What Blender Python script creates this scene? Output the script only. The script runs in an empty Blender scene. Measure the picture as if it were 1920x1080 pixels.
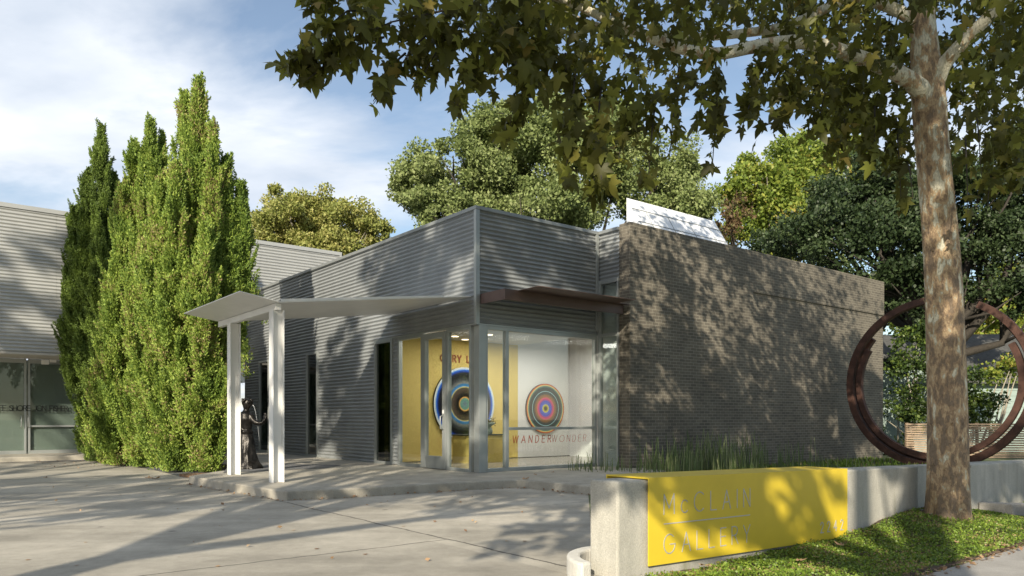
import bpy, bmesh, math, random
import numpy as np
from mathutils import Vector, Matrix
R = math.radians
random.seed(7); rng = np.random.default_rng(7)
S = bpy.context.scene
# ------------------------------------------------------------------ camera
F = 1405.0; CX = 960.0; HY = 785.0; CZ = 1.25
cam = bpy.data.cameras.new('camera'); co = bpy.data.objects.new('camera', cam); S.collection.objects.link(co)
co.location = (0, 0, CZ); co.rotation_euler = (R(90), 0, 0)
cam.sensor_width = 36; cam.lens = F/1920*36; cam.shift_y = (HY-540)/1920
cam.clip_start = 0.1; cam.clip_end = 3000
S.camera = co
# ------------------------------------------------------------------ world + sun
EL = 24.0; SH = Vector((-0.22, -0.975, 0)).normalized()
world = bpy.data.worlds.new('World'); S.world = world; world.use_nodes = True
nt = world.node_tree; nt.nodes.clear()
def N(nt, t, **kw):
    n = nt.nodes.new(t)
    for k, v in kw.items():
        if k in ('op',): n.operation = v
        elif hasattr(n, k) and k not in ('Scale',): setattr(n, k, v)
    return n
out = nt.nodes.new('ShaderNodeOutputWorld'); bg = nt.nodes.new('ShaderNodeBackground')
sky = nt.nodes.new('ShaderNodeTexSky'); sky.sky_type = 'NISHITA'; sky.sun_disc = False
sky.sun_elevation = R(EL); sky.sun_rotation = math.atan2(SH.x, SH.y)
sky.air_density = 1.1; sky.dust_density = 0.4; sky.ozone_density = 1.6
tc = nt.nodes.new('ShaderNodeTexCoord'); sp = nt.nodes.new('ShaderNodeSeparateXYZ'); nt.links.new(tc.outputs['Generated'], sp.inputs[0])
zc = nt.nodes.new('ShaderNodeMath'); zc.operation = 'ADD'; zc.inputs[1].default_value = 0.18; nt.links.new(sp.outputs[2], zc.inputs[0])
dv = []
for i in (0, 1):
    m = nt.nodes.new('ShaderNodeMath'); m.operation = 'DIVIDE'; nt.links.new(sp.outputs[i], m.inputs[0]); nt.links.new(zc.outputs[0], m.inputs[1]); dv.append(m)
cb = nt.nodes.new('ShaderNodeCombineXYZ'); nt.links.new(dv[0].outputs[0], cb.inputs[0]); nt.links.new(dv[1].outputs[0], cb.inputs[1])
mp = nt.nodes.new('ShaderNodeMapping'); mp.inputs['Rotation'].default_value = (0, 0, 0.5); mp.inputs['Scale'].default_value = (0.9, 1.35, 1); mp.inputs['Location'].default_value = (3.1, 1.7, 0)
nt.links.new(cb.outputs[0], mp.inputs[0])
n1 = nt.nodes.new('ShaderNodeTexNoise'); n1.inputs['Scale'].default_value = 1.1; n1.inputs['Detail'].default_value = 9; n1.inputs['Roughness'].default_value = 0.55; n1.inputs['Distortion'].default_value = 0.35
nt.links.new(mp.outputs[0], n1.inputs['Vector'])
# more cloud towards the left of the view
gx = nt.nodes.new('ShaderNodeMath'); gx.operation = 'MULTIPLY_ADD'; gx.inputs[1].default_value = -0.085; gx.inputs[2].default_value = 0.03
nt.links.new(dv[0].outputs[0], gx.inputs[0])
ad = nt.nodes.new('ShaderNodeMath'); ad.operation = 'ADD'; nt.links.new(n1.outputs[0], ad.inputs[0]); nt.links.new(gx.outputs[0], ad.inputs[1])
rp = nt.nodes.new('ShaderNodeValToRGB'); rp.color_ramp.elements[0].position = 0.44; rp.color_ramp.elements[1].position = 0.63
rp.color_ramp.elements[0].color = (0.12, 0.12, 0.12, 1); rp.color_ramp.elements[1].color = (0.95, 0.95, 0.95, 1)
nt.links.new(ad.outputs[0], rp.inputs[0])
n2 = nt.nodes.new('ShaderNodeTexNoise'); n2.inputs['Scale'].default_value = 2.3; n2.inputs['Detail'].default_value = 6; nt.links.new(mp.outputs[0], n2.inputs['Vector'])
cr = nt.nodes.new('ShaderNodeValToRGB'); cr.color_ramp.elements[0].position = 0.3; cr.color_ramp.elements[1].position = 0.7
cr.color_ramp.elements[0].color = (4.4, 5.0, 5.9, 1); cr.color_ramp.elements[1].color = (7.8, 8.0, 8.3, 1)
nt.links.new(n2.outputs[0], cr.inputs[0])
mx = nt.nodes.new('ShaderNodeMix'); mx.data_type = 'RGBA'; nt.links.new(rp.outputs[0], mx.inputs[0]); nt.links.new(sky.outputs[0], mx.inputs[6]); nt.links.new(cr.outputs[0], mx.inputs[7])
nt.links.new(mx.outputs[2], bg.inputs[0]); bg.inputs[1].default_value = 0.105; nt.links.new(bg.outputs[0], out.inputs[0])
sun = bpy.data.lights.new('sun', 'SUN'); sun.energy = 5.0; sun.angle = R(0.53); sun.color = (1.0, 0.90, 0.73)
so = bpy.data.objects.new('sun', sun); S.collection.objects.link(so)
sd = Vector((SH.x*math.cos(R(EL)), SH.y*math.cos(R(EL)), math.sin(R(EL))))   # towards the sun
so.rotation_euler = (-sd).to_track_quat('-Z', 'Y').to_euler()
S.view_settings.view_transform = 'Standard'; S.view_settings.look = 'None'; S.view_settings.exposure = 0.5; S.view_settings.gamma = 1
# ------------------------------------------------------------------ the site's frame (u right along the brick wall, v away along the entrance front)
D1 = np.array([-0.621, 0.784, 0]); D1 /= np.linalg.norm(D1)
D2 = np.array([0.784, 0.621, 0]); D2 /= np.linalg.norm(D2)
C0 = np.array([-0.725, 15.2, 0])
def W(u, v, z): return C0 + u*D2 + v*D1 + np.array([0, 0, z])
def uv(x, y):
    p = np.array([x, y, 0])-C0; return float(p@D2), float(p@D1)
def onV(x, v):      # u where the sight line of photo column x meets the plane v
    k = (x-CX)/F; d = np.array([k, 1, 0]); t = (v+C0@D1)/(d@D1); return float((d*t-C0)@D2)
def onU(x, u):
    k = (x-CX)/F; d = np.array([k, 1, 0]); t = (u+C0@D2)/(d@D2); return float((d*t-C0)@D1)
def gp(x, y, z):    # site point seen at photo pixel x,y lying at height z
    Y = F*(z-CZ)/(HY-y); return np.array([(x-CX)/F*Y, Y, z])
def pp(x, y, Y): return np.array([(x-CX)/F*Y, Y, CZ+(HY-y)/F*Y])
# ------------------------------------------------------------------ helpers
OFF = {}
def tag(o, label=None, cat=None, group=None, kind=None):
    if label: o['label'] = label
    if cat: o['category'] = cat
    if group: o['group'] = group
    if kind: o['kind'] = kind
    return o
def thing(name, loc, label, cat, group=None):
    o = bpy.data.objects.new(name, None); S.collection.objects.link(o); o.location = tuple(loc); o.empty_display_size = 0.3
    OFF[o] = np.array(loc, float); return tag(o, label, cat, group)
class MB:
    def __init__(s): s.v = []; s.f = []; s.uvs = []
    def add(s, vs, fs, uvs=None):
        n = len(s.v); s.v += [tuple(map(float, p)) for p in vs]; s.f += [tuple(i+n for i in f) for f in fs]
        s.uvs += uvs if uvs else [None]*len(fs)
    def quad(s, a, b, c, d): s.add([a, b, c, d], [(0, 1, 2, 3)])
    def box(s, u0, u1, v0, v1, z0, z1):            # in the site's frame
        P = [W(u, v, z) for z in (z0, z1) for u, v in ((u0, v0), (u1, v0), (u1, v1), (u0, v1))]
        L = [(0, 3, 2, 1), (4, 5, 6, 7), (0, 1, 5, 4), (1, 2, 6, 5), (2, 3, 7, 6), (3, 0, 4, 7)]
        uvs = [[(u0, v0), (u0, v1), (u1, v1), (u1, v0)], [(u0, v0), (u1, v0), (u1, v1), (u0, v1)],
               [(u0, z0), (u1, z0), (u1, z1), (u0, z1)], [(v0, z0), (v1, z0), (v1, z1), (v0, z1)],
               [(u1, z0), (u0, z0), (u0, z1), (u1, z1)], [(v1, z0), (v0, z0), (v0, z1), (v1, z1)]]
        s.add(P, L, uvs)
    def prism(s, poly, z0, z1):                    # poly: world xy, ccw
        n = len(poly); P = [(p[0], p[1], z0) for p in poly]+[(p[0], p[1], z1) for p in poly]
        s.add(P, [tuple(range(n-1, -1, -1)), tuple(range(n, 2*n))]+[(i, (i+1) % n, (i+1) % n+n, i+n) for i in range(n)])
    def seg(s, a, b, w, d, nrm):                   # a bar of width w and depth d, facing nrm
        a = np.array(a, float); b = np.array(b, float); t = b-a; L = np.linalg.norm(t)
        if L < 1e-6: return
        t /= L; nrm = np.array(nrm, float); sd_ = np.cross(t, nrm); sd_ /= np.linalg.norm(sd_); nn = np.cross(sd_, t)
        P = [p+sd_*i*w/2+nn*j*d/2 for p in (a, b) for i, j in ((-1, -1), (1, -1), (1, 1), (-1, 1))]
        s.add(P, [(0, 3, 2, 1), (4, 5, 6, 7), (0, 1, 5, 4), (1, 2, 6, 5), (2, 3, 7, 6), (3, 0, 4, 7)])
    def tube(s, pts, rad, n=10, wob=0.0, cap=True):
        pts = [np.array(p, float) for p in pts]; m = len(pts); base = len(s.v); ref = np.array([0.3, 0.9, 0.1]); vs = []
        for i, p in enumerate(pts):
            t = pts[min(i+1, m-1)]-pts[max(i-1, 0)]; t /= np.linalg.norm(t)+1e-9
            a = np.cross(t, ref); a /= np.linalg.norm(a)+1e-9; b = np.cross(t, a); r = rad[i] if hasattr(rad, '__len__') else rad
            for k in range(n):
                th = 2*math.pi*k/n; rr = r*(1+wob*(random.random()-.5)); vs.append(p+rr*(math.cos(th)*a+math.sin(th)*b))
        fs = [(i*n+k, i*n+(k+1) % n, (i+1)*n+(k+1) % n, (i+1)*n+k) for i in range(m-1) for k in range(n)]
        if cap: fs += [tuple(range(n-1, -1, -1)), tuple((m-1)*n+k for k in range(n))]
        s.add(vs, fs)
    def build(s, name, mat, parent=None, smooth=False, bevel=0):
        me = bpy.data.meshes.new(name); off = OFF.get(parent, np.zeros(3))
        me.from_pydata([tuple(np.array(p)-off) for p in s.v], [], s.f)
        if any(s.uvs):
            l = me.uv_layers.new(name='UVMap'); i = 0
            for f, q in zip(s.f, s.uvs):
                for k in range(len(f)): l.data[i].uv = q[k] if q else (0, 0); i += 1
        me.materials.append(mat); me.update()
        if smooth: me.polygons.foreach_set('use_smooth', [True]*len(me.polygons))
        o = bpy.data.objects.new(name, me); S.collection.objects.link(o)
        if parent: o.parent = parent
        OFF[o] = off
        if bevel:
            b = o.modifiers.new('bevel', 'BEVEL'); b.width = bevel; b.segments = 2; b.limit_method = 'ANGLE'
        return o
def fastmesh(name, V, Fc, k, mat, parent=None, smooth=False):
    """V (n,3), Fc (m,k) numpy"""
    off = OFF.get(parent, np.zeros(3)); me = bpy.data.meshes.new(name)
    me.vertices.add(len(V)); me.vertices.foreach_set('co', (V-off).astype(np.float32).ravel())
    me.loops.add(Fc.size); me.loops.foreach_set('vertex_index', Fc.astype(np.int32).ravel())
    me.polygons.add(len(Fc)); me.polygons.foreach_set('loop_start', np.arange(0, Fc.size, k, dtype=np.int32))
    me.update(calc_edges=True); me.validate()
    if smooth: me.polygons.foreach_set('use_smooth', np.ones(len(Fc), bool))
    me.materials.append(mat); o = bpy.data.objects.new(name, me); S.collection.objects.link(o)
    if parent: o.parent = parent
    OFF[o] = off; return o
def norm(a): return a/(np.linalg.norm(a, axis=-1, keepdims=True)+1e-9)
def scatter(P, size, shapeV, shapeF, tip=None, spread=1.0, nrm=None, nspread=1.0, svar=0.35):
    """instances of a small leaf outline (local x,y,z; y is towards the tip) as one array mesh"""
    n = len(P); k = len(shapeV)
    t = rng.normal(size=(n, 3))*spread
    if tip is not None: t = t+tip
    t = norm(t); q = rng.normal(size=(n, 3))*nspread
    if nrm is not None: q = q+nrm
    xax = norm(np.cross(t, q)); zax = np.cross(xax, t)
    s = size*(1+svar*(rng.random(n)*2-1)); s = s[:, None, None]
    V = P[:, None, :]+s*(shapeV[None, :, 0, None]*xax[:, None, :]+shapeV[None, :, 1, None]*t[:, None, :]+shapeV[None, :, 2, None]*zax[:, None, :])
    Fc = shapeF[None]+(np.arange(n)*k)[:, None, None]
    return V.reshape(-1, 3), Fc.reshape(-1, shapeF.shape[1])
QUADV = np.array([[0, 0, 0], [.34, .45, .06], [0, 1, -.05], [-.34, .45, .06]], float); QUADF = np.array([[0, 1, 2, 3]])
BLADEV = np.array([[-.16, 0, 0], [.16, 0, 0], [.12, .6, .03], [0, 1, 0], [-.12, .6, .03]], float); BLADEF = np.array([[0, 1, 2, 3, 4]])
def lobed():
    a = [(-90, .05), (-62, .30), (-38, .44), (-22, .58), (-6, .36), (8, .50), (22, .78), (36, .50), (46, .40), (62, .58), (76, .74), (90, 1.0)]
    pts = [(math.cos(R(t))*r*.92, math.sin(R(t))*r) for t, r in a]
    pts += [(-x, y) for x, y in pts[-2:0:-1]]
    V = [(0, 0.12, .07)]+[(x, y, -.42*(x*x+max(y, 0)**2*.7)+.10*abs(x)) for x, y in pts]
    n = len(pts); return np.array(V), np.array([(0, 1+i, 1+(i+1) % n) for i in range(n)])
SYCV, SYCF = lobed(); SYCV = SYCV*np.array([1, 1, 1.0])
# ------------------------------------------------------------------ materials
MATS = {}
def mat(name, col, rough=.6, metal=0, var=.0, vscale=5, bump=0, bscale=60, spec=.5, fn=None):
    m = bpy.data.materials.new(name); m.use_nodes = True; t = m.node_tree; b = t.nodes['Principled BSDF']
    b.inputs['Base Color'].default_value = (*col, 1); b.inputs['Roughness'].default_value = rough; b.inputs['Metallic'].default_value = metal
    b.inputs['Specular IOR Level'].default_value = spec
    g = t.nodes.new('ShaderNodeNewGeometry')
    if var:
        n = t.nodes.new('ShaderNodeTexNoise'); n.inputs['Scale'].default_value = vscale; n.inputs['Detail'].default_value = 8; n.inputs['Roughness'].default_value = .62
        t.links.new(g.outputs['Position'], n.inputs['Vector'])
        r = t.nodes.new('ShaderNodeMapRange'); r.inputs[1].default_value = .3; r.inputs[2].default_value = .7; r.inputs[3].default_value = 1-var; r.inputs[4].default_value = 1+var
        t.links.new(n.outputs[0], r.inputs[0])
        x = t.nodes.new('ShaderNodeMix'); x.data_type = 'RGBA'; x.blend_type = 'MULTIPLY'; x.inputs[0].default_value = 1; x.inputs[6].default_value = (*col, 1)
        t.links.new(r.outputs[0], x.inputs[7]); t.links.new(x.outputs[2], b.inputs['Base Color'])
    if bump:
        n = t.nodes.new('ShaderNodeTexNoise'); n.inputs['Scale'].default_value = bscale; n.inputs['Detail'].default_value = 6
        t.links.new(g.outputs['Position'], n.inputs['Vector']); bb = t.nodes.new('ShaderNodeBump'); bb.inputs['Strength'].default_value = bump; bb.inputs['Distance'].default_value = .02
        t.links.new(n.outputs[0], bb.inputs['Height']); t.links.new(bb.outputs[0], b.inputs['Normal'])
    MATS[name] = m; return m
def leafmat(name, cols, trans=.35, rough=.55, clump=None, spec=.35):
    m = bpy.data.materials.new(name); m.use_nodes = True; t = m.node_tree; b = t.nodes['Principled BSDF']; o = t.nodes['Material Output']
    g = t.nodes.new('ShaderNodeNewGeometry'); r = t.nodes.new('ShaderNodeValToRGB'); r.color_ramp.interpolation = 'LINEAR'
    els = r.color_ramp.elements
    while len(els) < len(cols): els.new(.5)
    for i, (p, c) in enumerate(cols): els[i].position = p; els[i].color = (*c, 1)
    if clump:
        n = t.nodes.new('ShaderNodeTexNoise'); n.inputs['Scale'].default_value = clump; n.inputs['Detail'].default_value = 3
        t.links.new(g.outputs['Position'], n.inputs['Vector'])
        mr = t.nodes.new('ShaderNodeMapRange'); mr.inputs[1].default_value = .35; mr.inputs[2].default_value = .65; mr.inputs[3].default_value = -.3; mr.inputs[4].default_value = .3
        t.links.new(n.outputs[0], mr.inputs[0]); a = t.nodes.new('ShaderNodeMath'); a.operation = 'ADD'; a.use_clamp = True
        t.links.new(g.outputs['Random Per Island'], a.inputs[0]); t.links.new(mr.outputs[0], a.inputs[1]); t.links.new(a.outputs[0], r.inputs[0])
    else: t.links.new(g.outputs['Random Per Island'], r.inputs[0])
    t.links.new(r.outputs[0], b.inputs['Base Color']); b.inputs['Roughness'].default_value = rough; b.inputs['Specular IOR Level'].default_value = spec
    tr = t.nodes.new('ShaderNodeBsdfTranslucent'); t.links.new(r.outputs[0], tr.inputs[0])
    x = t.nodes.new('ShaderNodeMixShader'); x.inputs[0].default_value = trans; t.links.new(b.outputs[0], x.inputs[1]); t.links.new(tr.outputs[0], x.inputs[2]); t.links.new(x.outputs[0], o.inputs[0])
    return m
def brickmat():
    m = mat('brick', (.13, .11, .095), .85); t = m.node_tree; b = t.nodes['Principled BSDF']
    u = t.nodes.new('ShaderNodeUVMap'); br = t.nodes.new('ShaderNodeTexBrick'); t.links.new(u.outputs[0], br.inputs[0])
    br.inputs['Scale'].default_value = 1; br.inputs['Brick Width'].default_value = .212; br.inputs['Row Height'].default_value = .072; br.inputs['Mortar Size'].default_value = .0055
    br.inputs['Mortar Smooth'].default_value = .3; br.inputs['Bias'].default_value = -.1
    br.inputs['Color1'].default_value = (.148, .130, .100, 1); br.inputs['Color2'].default_value = (.092, .081, .064, 1); br.inputs['Mortar'].default_value = (.28, .255, .205, 1)
    g = t.nodes.new('ShaderNodeNewGeometry'); n = t.nodes.new('ShaderNodeTexNoise'); n.inputs['Scale'].default_value = .9; n.inputs['Detail'].default_value = 7; t.links.new(g.outputs['Position'], n.inputs['Vector'])
    r = t.nodes.new('ShaderNodeMapRange'); r.inputs[1].default_value = .3; r.inputs[2].default_value = .7; r.inputs[3].default_value = .8; r.inputs[4].default_value = 1.2; t.links.new(n.outputs[0], r.inputs[0])
    x = t.nodes.new('ShaderNodeMix'); x.data_type = 'RGBA'; x.blend_type = 'MULTIPLY'; x.inputs[0].default_value = 1; t.links.new(br.outputs[0], x.inputs[6]); t.links.new(r.outputs[0], x.inputs[7]); t.links.new(x.outputs[2], b.inputs['Base Color'])
    bb = t.nodes.new('ShaderNodeBump'); bb.invert = True; bb.inputs['Strength'].default_value = .8; bb.inputs['Distance'].default_value = .008; t.links.new(br.outputs[1], bb.inputs['Height']); t.links.new(bb.outputs[0], b.inputs['Normal'])
    return m
def drivemat():
    m = mat('drive_concrete', (.3, .28, .25), .88); t = m.node_tree; b = t.nodes['Principled BSDF']; L = t.links.new
    g = t.nodes.new('ShaderNodeNewGeometry')
    def noise(sc, det=8, ro=.6):
        n = t.nodes.new('ShaderNodeTexNoise'); n.inputs['Scale'].default_value = sc; n.inputs['Detail'].default_value = det; n.inputs['Roughness'].default_value = ro; L(g.outputs['Position'], n.inputs['Vector']); return n.outputs[0]
    def math_(op, a, bb=None, c=None):
        n = t.nodes.new('ShaderNodeMath'); n.operation = op
        for i, v in enumerate((a, bb, c)):
            if v is None: continue
            if isinstance(v, (int, float)): n.inputs[i].default_value = v
            else: L(v, n.inputs[i])
        return n.outputs[0]
    def mr(v, a, b_, c, d):
        n = t.nodes.new('ShaderNodeMapRange'); L(v, n.inputs[0])
        for i, q in enumerate((a, b_, c, d)): n.inputs[i+1].default_value = q
        return n.outputs[0]
    def dot(vec):
        n = t.nodes.new('ShaderNodeVectorMath'); n.operation = 'DOT_PRODUCT'; L(g.outputs['Position'], n.inputs[0]); n.inputs[1].default_value = vec; return n.outputs['Value']
    wob = math_('MULTIPLY', math_('SUBTRACT', noise(1.1, 5), .5), .14); wob2 = math_('MULTIPLY', math_('SUBTRACT', noise(14, 4), .5), .03); wob = math_('ADD', wob, wob2)
    q = math_('ADD', dot(tuple(D2)), wob); p = math_('ADD', dot(tuple(D1)), wob)
    def line(c, x0, w): return math_('LESS_THAN', math_('ABSOLUTE', math_('SUBTRACT', c, x0)), w)
    left = math_('LESS_THAN', q, 4.3); right = math_('SUBTRACT', 1, left); near = math_('LESS_THAN', p, 11.9)
    A = math_('MULTIPLY', line(q, 4.3, .015), near)
    B = math_('MULTIPLY', line(p, 6.5, .013), left); Cc = math_('MULTIPLY', line(p, 8.15, .007), right); Dd = math_('MULTIPLY', line(p, 11.35, .007), left)
    E = math_('MULTIPLY', line(q, -2.0, .007), left)
    J = math_('MAXIMUM', math_('MAXIMUM', A, B), math_('MAXIMUM', math_('MAXIMUM', Cc, Dd), E))
    band = math_('MULTIPLY', math_('MULTIPLY', line(q, 4.19, .09), math_('LESS_THAN', p, 6.6)), 1)
    c1 = t.nodes.new('ShaderNodeValToRGB'); c1.color_ramp.elements[0].position = .36; c1.color_ramp.elements[1].position = .64
    c1.color_ramp.elements[0].color = (.30, .275, .225, 1); c1.color_ramp.elements[1].color = (.48, .44, .365, 1); L(noise(.7, 12, .68), c1.inputs[0])
    fine = mr(noise(130, 3), .3, .7, .80, 1.2); mid = mr(noise(9, 8, .7), .3, .7, .90, 1.10)
    far = mr(p, 11.3, 11.4, 1.0, .93); lw = mr(p, 6.45, 6.55, .93, 1.0); rr = mr(q, 4.28, 4.32, 1.0, 1.08)
    # long tyre-worn darker streaks
    wv = t.nodes.new('ShaderNodeTexNoise'); wv.inputs['Scale'].default_value = 1.0; wv.inputs['Detail'].default_value = 4
    mpn = t.nodes.new('ShaderNodeMapping'); mpn.inputs['Rotation'].default_value = (0, 0, -.67); mpn.inputs['Scale'].default_value = (.25, 1.6, 1); L(g.outputs['Position'], mpn.inputs[0]); L(mpn.outputs[0], wv.inputs['Vector'])
    st = mr(wv.outputs[0], .35, .65, .83, 1.08)
    f = math_('MULTIPLY', math_('MULTIPLY', fine, mid), math_('MULTIPLY', math_('MULTIPLY', far, lw), math_('MULTIPLY', rr, st)))
    f = math_('MULTIPLY', f, mr(band, 0, 1, 1, 1.18)); f = math_('MULTIPLY', f, mr(J, 0, 1, 1, .3))
    # oil spots
    vo = t.nodes.new('ShaderNodeTexVoronoi'); vo.inputs['Scale'].default_value = .9; L(g.outputs['Position'], vo.inputs['Vector']); f = math_('MULTIPLY', f, mr(vo.outputs[0], .02, .05, .45, 1))
    x = t.nodes.new('ShaderNodeMix'); x.data_type = 'RGBA'; x.blend_type = 'MULTIPLY'; x.inputs[0].default_value = 1; L(c1.outputs[0], x.inputs[6]); L(f, x.inputs[7]); L(x.outputs[2], b.inputs['Base Color'])
    bb = t.nodes.new('ShaderNodeBump'); bb.inputs['Strength'].default_value = .35; bb.inputs['Distance'].default_value = .01; L(noise(160, 3), bb.inputs['Height']); L(bb.outputs[0], b.inputs['Normal'])
    return m
def concmat(name, c0, c1, streak=False, moss=False):
    m = mat(name, c1, .85); t = m.node_tree; b = t.nodes['Principled BSDF']; L = t.links.new; g = t.nodes.new('ShaderNodeNewGeometry')
    n = t.nodes.new('ShaderNodeTexNoise'); n.inputs['Scale'].default_value = 2.2; n.inputs['Detail'].default_value = 10; n.inputs['Roughness'].default_value = .68
    mpn = t.nodes.new('ShaderNodeMapping'); mpn.inputs['Scale'].default_value = (1, 1, .3) if streak else (1, 1, 1); L(g.outputs['Position'], mpn.inputs[0]); L(mpn.outputs[0], n.inputs['Vector'])
    r = t.nodes.new('ShaderNodeValToRGB'); r.color_ramp.elements[0].position = .33; r.color_ramp.elements[1].position = .66; r.color_ramp.elements[0].color = (*c0, 1); r.color_ramp.elements[1].color = (*c1, 1); L(n.outputs[0], r.inputs[0])
    n3 = t.nodes.new('ShaderNodeTexNoise'); n3.inputs['Scale'].default_value = 90; n3.inputs['Detail'].default_value = 4; L(g.outputs['Position'], n3.inputs['Vector'])
    x = t.nodes.new('ShaderNodeMix'); x.data_type = 'RGBA'; x.blend_type = 'MULTIPLY'; x.inputs[0].default_value = 1
    mr = t.nodes.new('ShaderNodeMapRange'); mr.inputs[1].default_value = .3; mr.inputs[2].default_value = .7; mr.inputs[3].default_value = .85; mr.inputs[4].default_value = 1.15; L(n3.outputs[0], mr.inputs[0])
    L(r.outputs[0], x.inputs[6]); L(mr.outputs[0], x.inputs[7]); last = x.outputs[2]
    if moss:
        n4 = t.nodes.new('ShaderNodeTexNoise'); n4.inputs['Scale'].default_value = 1.7; n4.inputs['Detail'].default_value = 6; m4 = t.nodes.new('ShaderNodeMapping'); m4.inputs['Scale'].default_value = (1.6, 1.6, .35); m4.inputs['Location'].default_value = (4.4, 1, 0)
        L(g.outputs['Position'], m4.inputs[0]); L(m4.outputs[0], n4.inputs['Vector']); r4 = t.nodes.new('ShaderNodeMapRange'); r4.inputs[1].default_value = .56; r4.inputs[2].default_value = .72; r4.inputs[3].default_value = 0; r4.inputs[4].default_value = .75; L(n4.outputs[0], r4.inputs[0])
        y = t.nodes.new('ShaderNodeMix'); y.data_type = 'RGBA'; y.inputs[7].default_value = (.13, .14, .05, 1); L(r4.outputs[0], y.inputs[0]); L(last, y.inputs[6]); last = y.outputs[2]
    L(last, b.inputs['Base Color'])
    # small pitted holes
    vo = t.nodes.new('ShaderNodeTexVoronoi'); vo.inputs['Scale'].default_value = 26; L(g.outputs['Position'], vo.inputs['Vector'])
    pr = t.nodes.new('ShaderNodeMapRange'); pr.inputs[1].default_value = .04; pr.inputs[2].default_value = .12; L(vo.outputs[0], pr.inputs[0]); ad_ = t.nodes.new('ShaderNodeMath'); ad_.operation = 'MULTIPLY_ADD'; ad_.inputs[1].default_value = .6; L(pr.outputs[0], ad_.inputs[0]); L(n3.outputs[0], ad_.inputs[2])
    bb = t.nodes.new('ShaderNodeBump'); bb.inputs['Strength'].default_value = .45; bb.inputs['Distance'].default_value = .01; L(ad_.outputs[0], bb.inputs['Height']); L(bb.outputs[0], b.inputs['Normal'])
    return m
def barkmat(bias=.03):
    m = mat('sycamore_bark', (.3, .2, .12), .85); t = m.node_tree; b = t.nodes['Principled BSDF']; L = t.links.new; g = t.nodes.new('ShaderNodeNewGeometry')
    mpn = t.nodes.new('ShaderNodeMapping'); mpn.inputs['Scale'].default_value = (1.5, 1.5, .62); L(g.outputs['Position'], mpn.inputs[0])
    n = t.nodes.new('ShaderNodeTexNoise'); n.inputs['Scale'].default_value = 8.5; n.inputs['Detail'].default_value = 4; n.inputs['Roughness'].default_value = .55; n.inputs['Distortion'].default_value = .25; L(mpn.outputs[0], n.inputs['Vector'])
    # height: the bark is whiter higher up, greyer at the foot
    sp_ = t.nodes.new('ShaderNodeSeparateXYZ'); L(g.outputs['Position'], sp_.inputs[0]); h = t.nodes.new('ShaderNodeMapRange'); h.inputs[1].default_value = 0; h.inputs[2].default_value = 5.3; h.inputs[3].default_value = -.08; h.inputs[4].default_value = bias; L(sp_.outputs[2], h.inputs[0])
    a = t.nodes.new('ShaderNodeMath'); a.operation = 'ADD'; L(n.outputs[0], a.inputs[0]); L(h.outputs[0], a.inputs[1])
    r = t.nodes.new('ShaderNodeValToRGB'); r.color_ramp.interpolation = 'CONSTANT'
    cs = [(0, (.21, .155, .105)), (.40, (.31, .215, .13)), (.465, (.46, .335, .20)), (.55, (.47, .44, .33)), (.585, (.66, .62, .48))]
    while len(r.color_ramp.elements) < len(cs): r.color_ramp.elements.new(.5)
    for i, (p_, c_) in enumerate(cs): r.color_ramp.elements[i].position = p_; r.color_ramp.elements[i].color = (*c_, 1)
    L(a.outputs[0], r.inputs[0])
    n2_ = t.nodes.new('ShaderNodeTexNoise'); n2_.inputs['Scale'].default_value = 45; n2_.inputs['Detail'].default_value = 6; L(mpn.outputs[0], n2_.inputs['Vector'])
    mr = t.nodes.new('ShaderNodeMapRange'); mr.inputs[1].default_value = .3; mr.inputs[2].default_value = .7; mr.inputs[3].default_value = .75; mr.inputs[4].default_value = 1.2; L(n2_.outputs[0], mr.inputs[0])
    x = t.nodes.new('ShaderNodeMix'); x.data_type = 'RGBA'; x.blend_type = 'MULTIPLY'; x.inputs[0].default_value = 1; L(r.outputs[0], x.inputs[6]); L(mr.outputs[0], x.inputs[7]); L(x.outputs[2], b.inputs['Base Color'])
    st = t.nodes.new('ShaderNodeMath'); st.operation = 'MULTIPLY_ADD'; st.inputs[1].default_value = -1.2; L(a.outputs[0], st.inputs[0]); L(n2_.outputs[0], st.inputs[2])
    bb = t.nodes.new('ShaderNodeBump'); bb.inputs['Strength'].default_value = .9; bb.inputs['Distance'].default_value = .02; L(st.outputs[0], bb.inputs['Height']); L(bb.outputs[0], b.inputs['Normal'])
    return m
def glassmat(name, tint=(.9, .93, .92), ior=1.5, boost=1.0, back=None):
    m = bpy.data.materials.new(name); m.use_nodes = True; t = m.node_tree; t.nodes.remove(t.nodes['Principled BSDF']); o = t.nodes['Material Output']
    tr = t.nodes.new('ShaderNodeBsdfTransparent'); tr.inputs[0].default_value = (*tint, 1); gl = t.nodes.new('ShaderNodeBsdfGlossy'); gl.inputs['Roughness'].default_value = .005
    fr = t.nodes.new('ShaderNodeLayerWeight'); pw = t.nodes.new('ShaderNodeMath'); pw.operation = 'POWER'; pw.inputs[1].default_value = 4.2; t.links.new(fr.outputs['Facing'], pw.inputs[0]); fr.inputs[0].default_value = .5
    mu = t.nodes.new('ShaderNodeMath'); mu.operation = 'MULTIPLY_ADD'; mu.use_clamp = True; mu.inputs[1].default_value = .9; mu.inputs[2].default_value = .055*boost; t.links.new(pw.outputs[0], mu.inputs[0])
    x = t.nodes.new('ShaderNodeMixShader'); t.links.new(mu.outputs[0], x.inputs[0]); t.links.new(tr.outputs[0], x.inputs[1]); t.links.new(gl.outputs[0], x.inputs[2]); t.links.new(x.outputs[0], o.inputs[0]); return m
def emitmat(name, col, s):
    m = bpy.data.materials.new(name); m.use_nodes = True; b = m.node_tree.nodes['Principled BSDF']; b.inputs['Emission Color'].default_value = (*col, 1); b.inputs['Emission Strength'].default_value = s; return m
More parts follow.
